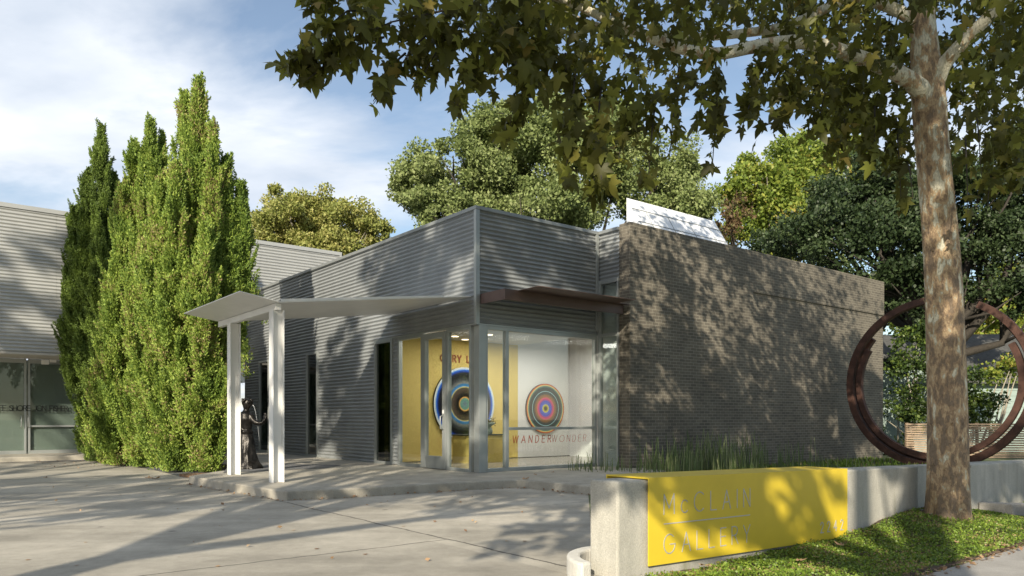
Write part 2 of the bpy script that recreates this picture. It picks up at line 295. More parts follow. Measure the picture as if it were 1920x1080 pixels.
def ringpaint(name, cx, cz, u, rad, stops):
    """target painting: concentric bands by distance from the centre, in the disc's own generated coordinates"""
    m = mat(name, (.5, .5, .5), .4); t = m.node_tree; b = t.nodes['Principled BSDF']; L = t.links.new
    um = t.nodes.new('ShaderNodeUVMap'); le = t.nodes.new('ShaderNodeVectorMath'); le.operation = 'LENGTH'; L(um.outputs[0], le.inputs[0])
    r = t.nodes.new('ShaderNodeValToRGB')
    while len(r.color_ramp.elements) < len(stops): r.color_ramp.elements.new(.5)
    for i, (p, c) in enumerate(stops): r.color_ramp.elements[i].position = p; r.color_ramp.elements[i].color = (*[(q/255)**2.2 for q in c], 1)
    L(le.outputs['Value'], r.inputs[0]); L(r.outputs[0], b.inputs['Base Color']); return m
M_siding = mat('galvanised_siding', (.27, .285, .29), .45, .15, .14, 1.1)
M_siding2 = mat('pale_siding', (.42, .425, .41), .5, .3, .06, 1.0)
M_trim = mat('grey_metal_trim', (.27, .285, .28), .45, .35, .06, 3)
M_alu = mat('aluminium_frame', (.36, .38, .37), .4, .45, .05, 4)
M_brick = brickmat(); M_drive = drivemat()
M_slab = concmat('pavement_concrete', (.30, .275, .225), (.46, .425, .355))
M_wall = concmat('cast_concrete', (.30, .29, .25), (.50, .48, .42), True, True)
M_side = concmat('sidewalk_concrete', (.30, .28, .25), (.42, .395, .36))
M_white = mat('white_paint', (.76, .755, .73), .45, 0, .05, 2)
M_rustp = mat('brown_primer_steel', (.105, .065, .053), .5, .1, .12, 3)
M_rust = mat('weathered_steel', (.075, .035, .024), .75, .25, .4, 5, .3, 40)
M_yellow = mat('yellow_paint', (.66, .49, .035), .42, 0, .06, 2.5)
M_let = mat('cut_letter_grey', (.48, .49, .52), .35, .2)
M_roof = mat('roof_membrane', (.3, .3, .3), .8, 0, .1, 2)
M_bark = barkmat(); M_limb = barkmat(.13); M_dbark = mat('dark_bark', (.045, .038, .03), .9, 0, .3, 12, .6, 30); M_pbark = mat('pale_bark', (.30, .27, .21), .9, 0, .3, 12, .5, 30)
M_glass = glassmat('clear_glass', (.90, .93, .92), 1.5, 1.9); M_dglass = glassmat('tinted_glass', (.42, .46, .45), 1.5, 2.6)
M_soil = mat('soil', (.10, .07, .045), .95, 0, .35, 8, .8, 60)
M_earth = mat('grass_ground', (.10, .12, .05), .95, 0, .35, 4, .5, 40)
M_asph = mat('asphalt', (.09, .088, .083), .9, 0, .15, 3, .4, 90)
M_gravel = mat('grey_gravel', (.15, .15, .15), .9, 0, .6, 55, 1.0, 70)
M_bronze = mat('dark_bronze', (.022, .02, .018), .33, .7, .4, 14, .3, 40)
M_yw = mat('yellow_gallery_wall', (.66, .50, .15), .7, 0, .02, 2); M_ww = mat('white_gallery_wall', (.74, .73, .72), .75, 0, .02, 2)
M_floor = mat('polished_floor', (.34, .31, .27), .18, 0, .08, 2); M_ceil = mat('gallery_ceiling', (.55, .54, .52), .8)
M_black = mat('black_metal', (.02, .02, .02), .4)
M_red = mat('red_brown_vinyl', (.33, .06, .025), .5)
M_dark = mat('unlit_room_dark', (.07, .072, .07), .8)  # dark colour stands in for the unlit interior

L_syc = leafmat('sycamore_leaf', [(0, (.07, .07, .014)), (.45, (.105, .11, .02)), (.75, (.15, .16, .028)), (.95, (.26, .28, .05)), (1, (.28, .21, .05))], .5, .5, None)
L_jun = leafmat('juniper_spray', [(0, (.10, .165, .028)), (.5, (.22, .315, .05)), (.97, (.38, .46, .09)), (1, (.28, .22, .10))], .14, .6, 1.4)
L_jund = leafmat('shaded_juniper_spray', [(0, (.07, .11, .02)), (.5, (.12, .18, .03)), (1, (.20, .28, .05))], .2, .6, 1.2)  # darkened copy of the juniper greens; shade put into the leaf colour
L_oak = leafmat('oak_leaf', [(0, (.12, .16, .05)), (.5, (.21, .26, .085)), (.9, (.29, .34, .13)), (1, (.33, .37, .16))], .28, .55, .6, .3)
L_dark = leafmat('dark_oak_leaf', [(0, (.02, .036, .012)), (.6, (.042, .068, .024)), (1, (.085, .12, .05))], .2, .5, .6, .3)
L_olive = leafmat('olive_gold_leaf', [(0, (.20, .23, .05)), (.5, (.31, .33, .09)), (1, (.42, .39, .13))], .3, .55, .5)
L_yel = leafmat('yellow_green_leaf', [(0, (.13, .19, .03)), (.5, (.23, .30, .05)), (.9, (.36, .38, .07)), (1, (.44, .33, .08))], .35, .5, .5)
L_red = leafmat('reddish_leaf', [(0, (.14, .09, .045)), (.5, (.20, .13, .07)), (1, (.15, .18, .05))], .3, .6, .5)
L_shr = leafmat('shrub_leaf', [(0, (.028, .052, .014)), (.6, (.06, .10, .022)), (1, (.17, .23, .04))], .3, .45, .9)
L_gc = leafmat('ground_cover_leaf', [(0, (.08, .13, .02)), (.5, (.17, .27, .035)), (.93, (.28, .36, .06)), (1, (.36, .27, .13))], .25, .4, 2.0)
L_reed = leafmat('reed_stem', [(0, (.08, .12, .04)), (.6, (.16, .22, .08)), (1, (.34, .36, .18))], .15, .5)
L_fall = leafmat('dry_leaf', [(0, (.20, .11, .06)), (.5, (.38, .23, .13)), (1, (.52, .38, .22))], .2, .7)
# ------------------------------------------------------------------ ground, drive, pavement
def flat(name, poly, z, m):
    b = MB(); b.add([(p[0], p[1], z) for p in poly], [tuple(range(len(poly)))]); return tag(b.build(name, m), kind='structure')
b = MB(); b.quad((-700, -500, -.062), (700, -500, -.062), (700, 900, -.062), (-700, 900, -.062)); tag(b.build('ground', M_earth), kind='structure')
kerbT = [gp(354, 892.5, .15), gp(521, 919, .15), gp(538, 920.5, .15), gp(555.5, 919, .15), gp(624.5, 917, .15), gp(730, 911, .15), gp(868, 903.5, .15), gp(940, 900, .15), gp(968, 899.3, .15), gp(992, 900.2, .15), gp(1108, 911, .15), gp(1150, 914.5, .15)]
wl = W(-4.61, -8.31, 0); wb = W(-4.61, -8.0, 0)
drive = [(-30, -12), (wl[0]+.02, -12), (wl[0]+.02, wl[1]), wb[:2], W(-4.4, -7.8, 0)[:2], (kerbT[-1][0], kerbT[-1][1]+.3), (1, 16), (-8, 19), (-14, 26), (-34, 19)]
flat('driveway', drive, 0, M_drive)
flat('road', [(-60, -30), (60, -30), (60, -9), (-60, -9)], .004, M_asph)
# the planting bed and lawn behind the sign wall
flat('bed', [W(-4.55, -8.0, 0)[:2], W(18, -8.0, 0)[:2], W(18, -.9, 0)[:2], W(2.4, -.9, 0)[:2], W(.9, -2.3, 0)[:2]], .008, M_earth)
# entrance pavement with a worn rounded nosing
sl = [p[:2] for p in kerbT]+[W(3.6, -1.9, 0)[:2], W(4.0, -.55, 0)[:2], W(4.0, .8, 0)[:2], W(-.05, 14.5, 0)[:2], W(-3.0, 14.5, 0)[:2], W(-3.0, 4.55, 0)[:2], gp(400, 884.5, .15)[:2]]
b = MB(); b.prism(sl, -.05, .15); tag(b.build('pavement', M_slab, bevel=.025), kind='structure')
gb = [gp(418, 886.5, .155)[:2], gp(614, 877.5, .155)[:2], gp(640, 872, .155)[:2], gp(480, 868, .155)[:2], gp(430, 872, .155)[:2]]
# gravel bed at the statue, and gravel and needles under the junipers
flat('gravel_bed', gb, .156, M_gravel)
flat('gravel_strip', [gp(200, 864, 0)[:2], gp(300, 884, 0)[:2], gp(352, 897, 0)[:2], gp(420, 889, .05)[:2], gp(430, 868, 0)[:2], W(-2.9, 13.5, 0)[:2], W(-7.4, 13.4, 0)[:2]], .006, M_gravel)
b = MB()
P_ = gp(385, 889, .05); b.prism([(P_[0]+math.cos(a)*.55*(1+.2*math.sin(3*a)), P_[1]+math.sin(a)*.4) for a in np.linspace(0, 6.28, 18)[:-1]], .0, .05); tag(b.build('needle_litter', mat('needle_litter', (.22, .13, .07), .95, 0, .4, 25, 1, 60)), kind='structure')
b = MB(); b.box(-16.5, -2.9, 13.55, 22, -.05, .14); tag(b.build('rear_pavement', M_slab, bevel=.025), kind='structure')
# sidewalk at the lower right
def hgt(u, v):
    d = (v+9.7)/1.4
    g = .17*math.exp(-((u-.35)/1.3)**2)*max(0, min(1, d*1.2)); return -.022+g+.012*math.sin(u*2.1)-(0.045 if v < -9.62 else 0)
b = MB(); b.box(-9, 12, -14, -9.72, -.2, .0); tag(b.build('sidewalk', M_side), kind='structure')
nu, nv = 120, 24; gu = np.linspace(-5.2, 7.5, nu); gv = np.linspace(-9.74, -8.29, nv)
Vg = np.array([W(u, v, hgt(u, v)+.012*math.sin(u*9+v*7)) for v in gv for u in gu]); Fg = np.array([(j*nu+i, j*nu+i+1, (j+1)*nu+i+1, (j+1)*nu+i) for j in range(nv-1) for i in range(nu-1)])
tag(fastmesh('verge', Vg, Fg, 4, M_soil, None, True), kind='structure')
# ------------------------------------------------------------------ corrugated siding helper
def corr(mb, p0, p1, z0, z1, nrm, per=.092, amp=.019):
    L_ = np.linalg.norm(np.array(p1)-np.array(p0)); K = int(L_//3.3)
    if K > 0 and not getattr(corr, 'busy', False):      # lapped sheets
        corr.busy = True
        for i in range(K+1):
            a_ = np.array(p0)+(np.array(p1)-np.array(p0))*i/(K+1); c_ = np.array(p0)+(np.array(p1)-np.array(p0))*min((i+1)/(K+1)+.03/L_, 1); off_ = np.array(nrm)*(.004*(i % 2)); corr(mb, a_+off_, c_+off_, z0, z1, nrm, per, amp)
        corr.busy = False; return
    n = max(2, int(round((z1-z0)/per*8))); zs = np.linspace(z0, z1, n+1); base = []; p0 = np.array(p0); p1 = np.array(p1); nr = np.array(nrm)
    for z in zs:
        o = amp*(math.cos(2*math.pi*z/per)-1.0)
        base += [p0+nr*o+np.array([0, 0, z]), p1+nr*o+np.array([0, 0, z])]
    mb.add(base, [(2*i, 2*i+1, 2*i+3, 2*i+2) for i in range(n)])
BL = (0, 0, 0)
# ------------------------------------------------------------------ gallery building
HEAD = 3.17; TOP = 5.5; VB = 13.72
gal = thing('gallery_building', W(0, 0, .15), 'low grey corrugated metal gallery with glazed corner entrance and dark brick side wall', 'building')
v_d = [onU(x, 0) for x in (889, 845, 836.5, 792, 745, 736.5, 703)]      # storefront stations on the entrance front
vA, vB_, vC, vD, vE, vF, vG = v_d
wins = [(onU(596.5, 0), onU(575, 0)), (onU(525, 0), onU(510, 0)), (onU(505, 0), onU(486.5, 0))]
nU = -D2; nV = -D1
b = MB()
def sideU(v0, v1, z0, z1): corr(b, W(0, v0, 0), W(0, v1, 0), z0, z1, nU)
sideU(0, VB, HEAD, TOP)
cur = vG
for a, c in wins: sideU(cur, a, .15, HEAD); cur = c
sideU(cur, VB, .15, HEAD); sideU(vE, vF, .15, HEAD)
b.build('entrance_siding', M_siding, gal, True)
b = MB(); corr(b, W(0, 0, 0), W(3.48, 0, 0), HEAD, TOP, nV); b.build('corner_siding', M_siding, gal, True)
b = MB(); corr(b, W(3.48, -.64, 0), W(3.48, 0, 0), 4.42, TOP, nU); b.build('return_siding', M_siding, gal, True)
# trims: copings, corner posts, head flashings
b = MB(); b.box(-.03, .10, -.03, VB, TOP, TOP+.075); b.box(.10, 3.45, -.03, .10, TOP, TOP+.075); b.box(3.45, 3.58, -.63, .10, TOP, TOP+.075); b.build('coping', M_trim, gal, bevel=.006)
b = MB(); b.box(-.022, .075, -.022, .06, HEAD, TOP-.002); b.box(3.39, 3.47, -.03, .02, HEAD+.1, TOP-.002); b.build('corner_trim', M_alu, gal, bevel=.004)
b = MB(); b.box(.0, .1, vG+.002, VB, .15, .17); b.box(-.012, .06, -.02, vG, HEAD-.012, HEAD+.022); b.box(.0, 3.44, -.014, .06, HEAD-.012, HEAD+.022); b.build('flashing', M_alu, gal)
b = MB(); b.box(.02, .2, .0+.02, .2, .15, HEAD-.014); o = b.build('corner_post', M_alu, gal, bevel=.006)
for v_ in o.data.vertices: v_.co += Vector(W(.03, -.05, 0)-C0)
b = MB(); b.box(.12, 15.2, .12, VB, 5.36, 5.44); b.build('roof', M_roof, gal)
b = MB(); b.box(15.1, 15.25, -.6, VB, 0, 5.45); b.box(0.02, 15.25, VB-.001, VB+.1, 0, 5.45); b.build('rear_wall', M_siding, gal)
# framed openings on the two glazed planes
def frameU(name, v0, v1, z0, z1, w, glassm=M_glass, bot=None, dep=.10, par=gal, u0=.0, rail=None):
    bb = MB(); bot = bot or w; v0, v1 = min(v0, v1), max(v0, v1)
    bb.box(u0, u0+dep, v0, v0+w, z0, z1); bb.box(u0, u0+dep, v1-w, v1, z0, z1); bb.box(u0+.002, u0+dep-.002, v0+w, v1-w, z1-w, z1); bb.box(u0+.002, u0+dep-.002, v0+w, v1-w, z0, z0+bot)
    o = bb.build(name, M_alu, par, bevel=.004)
    g = MB(); g.box(u0+.045, u0+.053, v0+w, v1-w, z0+bot, z1-w); g.build('glass', glassm, o); return o
def frameV(name, a0, a1, z0, z1, w, glassm=M_glass, bot=None, dep=.10, par=gal, v0=.0, rails=(), mull=()):
    bb = MB(); bot = bot or w
    bb.box(a0, a0+w, v0, v0+dep, z0, z1); bb.box(a1-w, a1, v0, v0+dep, z0, z1); bb.box(a0+w, a1-w, v0+.002, v0+dep-.002, z1-w, z1); bb.box(a0+w, a1-w, v0+.002, v0+dep-.002, z0, z0+bot)
    for r0, r1, rz in rails: bb.box(r0, r1, v0+.004, v0+dep-.004, rz-.03, rz+.03)
    for mu_ in mull: bb.box(mu_-.045, mu_+.045, v0+.006, v0+dep+.01, z0+bot, z1-w)
    o = bb.build(name, M_alu, par, bevel=.004)
    g = MB(); g.box(a0+w, a1-w, v0+.045, v0+.053, z0+bot, z1-w); g.build('glass', glassm, o); return o
HD = HEAD-.014
frameU('sidelight', vD+.01, vE, .15, HD, .07)
frameU('corner_window', .2, vC, .15, HD, .06)
dr = frameU('door', vC+.01, vD, .16, HD-.02, .13, bot=.27, u0=-.015)
hb = MB(); vh = vC+.09
hb.tube([W(-.02, vh, 1.02), W(-.09, vh, 1.04), W(-.09, vh, 1.30), W(-.02, vh, 1.32)], .013, 8); hb.build('handle', M_alu, dr, True)
hb = MB(); hb.box(-.022, -.014, vh-.025, vh+.025, 1.36, 1.44); hb.build('lock', M_white, dr)
uT = onV(1118, 0); uM = onV(951.5, 0); zT = CZ+(HY-803)/F*16.4
sf = frameV('front_window', .22, 3.44, .15, HD, .075, rails=((uM+.045, 3.44-.075, zT),), mull=(uM,))
# slim tall windows of the entrance front
def slim(v0, v1, label=None):
    o = frameU('slim_window', v0, v1, .15, HD, .07, M_dglass, u0=-.035, dep=.12); return o
slim(vF, vG)
for a, c in wins: slim(a, c)
# glazing of the return beside the brick pier
b = MB(); b.box(3.44, 3.53, -.10, -.0, .05, 4.42); b.box(3.45, 3.53, -.635, -.10, 4.34, 4.418); b.box(3.45, 3.53, -.635, -.10, HEAD-.05, HEAD+.03); b.box(3.45, 3.53, -.635, -.10, .05, .13); b.box(3.45, 3.53, -.638, -.60, .132, 4.338)
o = b.build('return_window', M_alu, gal, bevel=.004); g = MB(); g.box(3.485, 3.493, -.6, -.10, .13, HEAD-.05); g.box(3.485, 3.493, -.6, -.10, HEAD+.03, 4.34); g.build('glass', M_glass, o)
g = MB(); g.box(3.62, 3.64, -.63, .1, .1, 4.40); g.build('window_shade', mat('shade_fabric', (.50, .53, .51), .9), gal)
# brick side wall
ub = onV(1412, -.966); b = MB()
b.box(3.50, ub, -.966, -.64, 0, 5.62)
zl = CZ+(HY-575)/F*21.0; b.box(ub, 15.35, -.966, -.64, 4.55, 5.62); b.box(ub, 15.35, -.93, -.64, 0, 4.55)
b.build('brick_wall', M_brick, gal)
# skylight monitor above the brick
sk0, sk1 = 4.48, 7.9
b = MB(); e0, e1, r0, r1, k0, k1 = W(sk0, -.62, 5.45), W(sk1, -.62, 5.45), W(sk0, .05, 6.56), W(sk1, .05, 6.56), W(sk0, .05, 5.45), W(sk1, .05, 5.45)
b.add([e0, e1, r1, r0, k0, k1], [(0, 1, 2, 3), (0, 3, 4), (1, 5, 2), (3, 2, 5, 4), (0, 4, 5, 1)]); M_skyw = mat('skylight_white', (.82, .83, .85), .35, 0)
o = b.build('skylight', M_skyw, gal)
b = MB(); nn = np.cross(e1-e0, r0-e0); nn /= np.linalg.norm(nn)
for t_ in (.42, .74): b.seg(e0+(r0-e0)*t_+nn*.004, e1+(r1-e1)*t_+nn*.004, .022, .01, nn)
for t_ in (.14, .38, .62, .86): b.seg(e0+(e1-e0)*t_+nn*.004, e0+(e1-e0)*t_+(r0-e0)*.74+nn*.004, .012, .008, nn)
b.build('seam', M_trim, o)
# brown steel awning over the corner window
zt, zb = 3.79, 3.58; u0 = .09; uE = onV(1168, -.82); b = MB()
b.box(u0, u0+.012, -.82, -.02, zb, zt-.012); b.box(u0, uE, -.832, -.82, zb, zt-.012); b.box(u0+.012, uE, -.82, -.76, zb, zb+.012)
ua = onV(971, -.82); vo_ = -1.45
for q in np.linspace(-1.1, -2.2, 111):
    if abs(onV(1012, q)-ua) < .02: vo_ = q; break
b.box(u0, ua, -.834, -.02, zt-.012, zt); b.box(ua, onV(1191, vo_), vo_, -.968, zt-.012, zt); b.box(ua, 3.47, -.968, -.02, zt-.012, zt)
b.build('awning', M_rustp, gal)
# ------------------------------------------------------------------ rooms seen through the glass
VW = 3.92; uY = onV(971, VW)
b = MB(); b.box(.08, 7, .06, 5.5, .10, .156); b.build('gallery_floor', M_floor, gal)
b = MB(); b.box(.08, uY, VW, VW+.05, .156, 3.9); b.build('yellow_partition', M_yw, gal)
b = MB(); b.box(uY+.002, 6.2, VW, VW+.05, .156, 4.1); b.box(6.2, 6.25, .1, VW+.05, .156, 4.1); b.build('white_partition', M_ww, gal)
b = MB(); b.box(uY+.005, onV(1097, VW), VW-.006, VW-.001, .157, .17); b.box(.1, uY-.01, VW-.008, VW-.001, .157, .175); b.build('baseboard', M_black, gal)
uc = onV(1110, VW); b = MB(); b.add([W(.05, .12, 3.3), W(uY, .12, 3.3), W(uY, VW+.02, 3.3), W(.05, VW+.02, 3.3), W(6.3, .12, 3.98), W(6.3, VW+.02, 3.98)], [(0, 1, 2, 3), (1, 4, 5, 2)]); b.build('ceiling', M_ceil, gal)
b = MB(); b.box(.3, 15, VW+.1, VW+.16, .1, 5.3); b.box(5, 5.05, VW+.2, 13.5, .1, 5.3); b.box(.08, 15, VW+.2, 13.6, .08, .15); b.box(.16, .2, vF-.06, vG+.1, .15, 3.3); b.build('dark_backing', M_dark, gal)  # dark backing; panel added behind the slim window to stand in for shade
for x_, y_ in ((853, 631), (872, 637), (917, 628), (969, 620)):
    p = gp(x_, y_, 3.292); bb = MB(); bb.prism([(p[0]+.09*math.cos(a), p[1]+.09*math.sin(a)) for a in np.linspace(0, 2*math.pi, 17)[:-1]], 3.288, 3.297)
    bb.build('downlight', emitmat('lamp_glow', (1, .78, .5), 3), gal)
for u_, v_, e_ in ((.9, 2.2, 24), (2.6, 2.4, 48), (4.6, 2.2, 46)):
    l = bpy.data.lights.new('downlight_lamp', 'AREA'); l.energy = e_; l.size = 1.2; l.color = (1, .93, .85); lo = bpy.data.objects.new('downlight_lamp', l); S.collection.objects.link(lo); lo.location = tuple(W(u_, v_, 3.26))
    lo.rotation_euler = (0, 0, 0)
# target paintings
def target(name, cx, cy, v, dia, m, label, th=.07):
    u_ = onV(cx, v); Y = W(u_, v, 0)[1]; z_ = CZ+(HY-cy)/F*Y; n = 64; b = MB(); ro = dia/2
    t = thing(name, W(u_, v, z_), label, 'painting'); fr = [(math.cos(a), math.sin(a)) for a in np.linspace(0, 2*math.pi, n+1)[:-1]]
    b.add([W(u_+ro*c, v-th, z_+ro*s) for c, s in fr], [tuple(range(n))], [list(fr)]); b.build('canvas', m, t)
    b = MB(); b.add([W(u_+ro*c, v-th, z_+ro*s) for c, s in fr]+[W(u_+ro*c, v-.002, z_+ro*s) for c, s in fr], [(i, (i+1) % n, n+(i+1) % n, n+i) for i in range(n)]); b.build('edge', M_black if th > .05 else M_ww, t)
    return u_, z_
m1 = ringpaint('blue_target', 0, 0, 0, 1, [(0, (105, 120, 135)), (.15, (100, 150, 130)), (.18, (225, 170, 90)), (.21, (24, 20, 20)), (.27, (35, 30, 28)), (.38, (80, 66, 54)), (.44, (80, 75, 70)), (.465, (205, 190, 120)), (.49, (60, 130, 190)), (.545, (60, 110, 150)), (.57, (120, 122, 118)), (.66, (60, 64, 68)), (.76, (14, 16, 22)), (.85, (12, 20, 44)), (.885, (20, 60, 150)), (.925, (40, 110, 215)), (.955, (190, 210, 225)), (1.0, (225, 225, 215))])
m2 = ringpaint('rainbow_target', 0, 0, 0, 1, [(0, (25, 20, 10)), (.07, (60, 60, 10)), (.14, (210, 200, 60)), (.19, (70, 90, 200)), (.30, (50, 60, 190)), (.36, (170, 50, 120)), (.42, (215, 60, 110)), (.46, (150, 95, 60)), (.54, (120, 80, 45)), (.60, (45, 50, 60)), (.675, (40, 46, 56)), (.69, (170, 220, 230)), (.71, (40, 46, 56)), (.84, (35, 42, 52)), (.90, (90, 130, 120)), (.935, (225, 200, 120)), (.965, (200, 90, 40)), (1.0, (160, 50, 30))])
ut, zt1 = target('round_painting', 869, 757.5, VW, 1.93, m1, 'large round blue and black target painting on the yellow gallery wall')
# lettering above it
GL = {'A': [[(0, 0), (.35, 1), (.7, 0)], [(.13, .36), (.57, .36)]], 'B': [], 'C': ['arc', .45, .5, .45, .5, 48, 312], 'G': ['arc', .45, .5, .45, .5, 48, 360], 'c': ['arc', .28, .32, .28, .32, 45, 315],
      'E': [[(.5, 1), (0, 1), (0, 0), (.5, 0)], [(0, .52), (.45, .52)]], 'F': [[(.5, 1), (0, 1), (0, 0)], [(0, .52), (.42, .52)]], 'H': [[(0, 0), (0, 1)], [(.6, 0), (.6, 1)], [(0, .5), (.6, .5)]],
      'I': [[(0.05, 0), (0.05, 1)]], 'J': [[(.4, 1), (.4, .2), (.3, .03), (.12, 0), (0, .15)]], 'L': [[(0, 1), (0, 0), (.5, 0)]], 'M': [[(0, 0), (0.02, 1), (.4, .3), (.78, 1), (.8, 0)]],
      'N': [[(0, 0), (0, 1), (.6, 0), (.6, 1)]], 'O': ['arc', .45, .5, .45, .5, 0, 360], 'R': [[(0, 0), (0, 1), (.3, 1), (.47, .93), (.53, .75), (.45, .57), (.3, .5), (0, .5)], [(.28, .5), (.58, 0)]],
      'S': [[(.5, .85), (.4, .97), (.25, 1), (.08, .93), (.02, .76), (.1, .6), (.4, .45), (.5, .27), (.42, .07), (.25, 0), (.08, .04), (0, .17)]], 'W': [[(0, 1), (.25, 0), (.48, 1), (.72, 0), (.96, 1)]],
      'D': [[(0, 0), (0, 1), (.25, 1), (.48, .88), (.6, .5), (.48, .12), (.25, 0), (0, 0)]], 'Y': [[(0, 1), (.32, .45), (.64, 1)], [(.32, .45), (.32, 0)]],
      '2': [[(0, .78), (.08, .94), (.25, 1), (.42, .93), (.48, .75), (.4, .55), (0, 0), (.5, 0)]], '4': [[(.4, 0), (.4, 1), (0, .3), (.55, .3)]]}
GW = {'A': .7, 'C': .82, 'G': .92, 'c': .5, 'E': .5, 'F': .48, 'H': .6, 'I': .1, 'J': .4, 'L': .5, 'M': .8, 'N': .6, 'O': .9, 'R': .56, 'S': .5, 'W': .96, 'D': .6, 'Y': .64, '2': .5, '4': .55, ' ': .45, '|': .2}
def strokes(ch):
    g_ = GL.get(ch, [])
    if g_ and g_[0] == 'arc':
        _, cx, cy, rx, ry, a0, a1 = g_; L_ = [[(cx+rx*math.cos(R(a)), cy+ry*math.sin(R(a))) for a in np.linspace(a0, a1, 28)]]
        if ch == 'G': L_ = [L_[0][:-1]+[(cx+rx, cy-.02), (cx+.05, cy-.02)]]
        return L_
    return g_
def text(mb, s, P, h, gap, width, depth, nrm, total=None):
    """P(a,b) -> world for a metres along and b metres up"""
    tot = sum(GW[c]*h for c in s)+gap*(len(s)-1)
    if total: gap += (total-tot)/(len(s)-1)
    x = 0
    for c in s:
        for pl in strokes(c):
            q = [P(x+a*h, bb*h) for a, bb in pl]
            for i in range(len(q)-1):
                t = q[i+1]-q[i]; e = t/(np.linalg.norm(t)+1e-9)*width*.45; mb.seg(q[i]-e, q[i+1]+e, width, depth, nrm)
        x += GW[c]*h+gap
ul = onV(825.5, VW); Yl = W(ul, VW, 0)[1]; zl0 = CZ+(HY-678.5)/F*19.6
b = MB(); text(b, 'GARY LANG', lambda a, h_: W(ul+a, VW-.01, zl0+h_), .165, .06, .032, .012, nV, onV(911, VW)-ul)
tag(b.build('wall_lettering', M_red), 'rust red capital lettering high on the yellow gallery wall above the round painting', 'lettering')
target('round_painting', 1020.5, 766, VW, 1.42, m2, 'round rainbow target painting with rust red rim on the white gallery wall', .06)
b = MB(); uw = onV(960.5, .05); z0w = CZ+(HY-830.5)/F*15.9; tw = onV(1098, .05)-uw
text(b, 'WANDER', lambda a, h_: W(uw+a+h_*.12, .040, z0w+h_), .15, .05, .015, .004, nV, tw*.50)
text(b, 'WONDER', lambda a, h_: W(uw+tw*.515+a+h_*.1, .040, z0w+h_), .15, .05, .007, .004, nV, tw*.485)
tag(b.build('window_lettering', M_red), 'thin rust red capital lettering across the corner window below the white wall painting', 'lettering')
# reception desk with a bowl of dried flowers
udk0, udk1 = onV(873, 2.6), onV(946, 2.6); dk = thing('reception_desk', W((udk0+udk1)/2, 2.9, .156), 'yellow reception desk with thin black top behind the glass corner', 'desk')
b = MB(); b.box(udk0+.05, udk1-.0, 2.62, 3.25, .158, .83); b.build('desk_body', M_yw, dk); b = MB(); b.box(udk0-.12, udk1+.02, 2.55, 3.3, .832, .862); b.build('desk_top', M_black, dk, bevel=.004)
M_celadon = mat('celadon_glaze', (.24, .29, .26), .3); ubw = onV(915, 2.85); bw = thing('flower_bowl', W(ubw, 2.85, .863), 'grey green footed bowl of dried rust flowers on the black desk top', 'vase')
prof = [(.09, 0), (.11, .02), (.12, .08), (.10, .15), (.07, .18), (.09, .20), (.16, .24), (.185, .29), (.175, .29), (.14, .25)]; b = MB(); nn_ = 24
b.add([W(ubw, 2.85, .863+z)+np.array([r*math.cos(a), r*math.sin(a), 0]) for r, z in prof for a in np.linspace(0, 2*math.pi, nn_+1)[:-1]], [(i*nn_+k, i*nn_+(k+1) % nn_, (i+1)*nn_+(k+1) % nn_, (i+1)*nn_+k) for i in range(len(prof)-1) for k in range(nn_)])
b.build('bowl', M_celadon, bw, True)
Pf = W(ubw, 2.85, 1.18)+rng.normal(size=(260, 3))*np.array([.09, .09, .07]); V_, F_ = scatter(Pf, .045, QUADV, QUADF, np.array([0, 0, .8])); fastmesh('dried_flowers', V_, F_, 4, L_red, bw)
# ------------------------------------------------------------------ white folded plate canopy on two posts
can = thing('entrance_canopy', gp(549, 903, .15), 'white folded steel plate canopy on two slim posts beside the entrance', 'canopy')
Vn = gp(527, 567, 3.24); uvn = uv(Vn[0], Vn[1]); un, vn = uvn; vf = vn+3.32
zv, zw = 3.24, 3.74; th = .014
def plate(mb, pts):
    n = len(pts); mb.add([p for p in pts]+[p+np.array([0, 0, th]) for p in pts], [tuple(range(n-1, -1, -1)), tuple(range(n, 2*n))]+[(i, (i+1) % n, (i+1) % n+n, i+n) for i in range(n)])
b = MB(); vq = vn; plate(b, [W(un, vn, zv), W(-.02, vn, zw), W(-.02, vf, zw), W(un, vf, zv)]); b.build('roof_plate', M_white, can)
b = MB(); plate(b, [W(un-.004, vn, zv), W(un-.004, vf, zv), W(un-.70, vf, 3.35), W(un-.70, vn, 3.35)]); b.build('wing_plate', M_white, can)
b = MB(); tt = .82
b.add([W(un, vn-.004, zv+.016), W(un*(1-tt), vn-.004, zv+(zw-zv)*tt+.016), W(un*(1-tt), vn-.004, zv+(zw-zv)*tt+.045), W(un, vn-.004, zv+.06),
       W(un, vn+.012, zv+.016), W(un*(1-tt), vn+.012, zv+(zw-zv)*tt+.016), W(un*(1-tt), vn+.012, zv+(zw-zv)*tt+.045), W(un, vn+.012, zv+.06)], [(0, 1, 2, 3), (7, 6, 5, 4), (0, 3, 7, 4), (1, 5, 6, 2), (3, 2, 6, 7), (0, 4, 5, 1)]); b.build('edge_flange', M_white, can)
p1 = uv(*gp(446, 889.5, .15)[:2]); p2 = uv(*gp(538, 903, .15)[:2])
b = MB(); b.box(un-.05, un+.05, vn+.12, vf-.05, zv-.115, zv-.002); b.build('beam', M_white, can, bevel=.004)
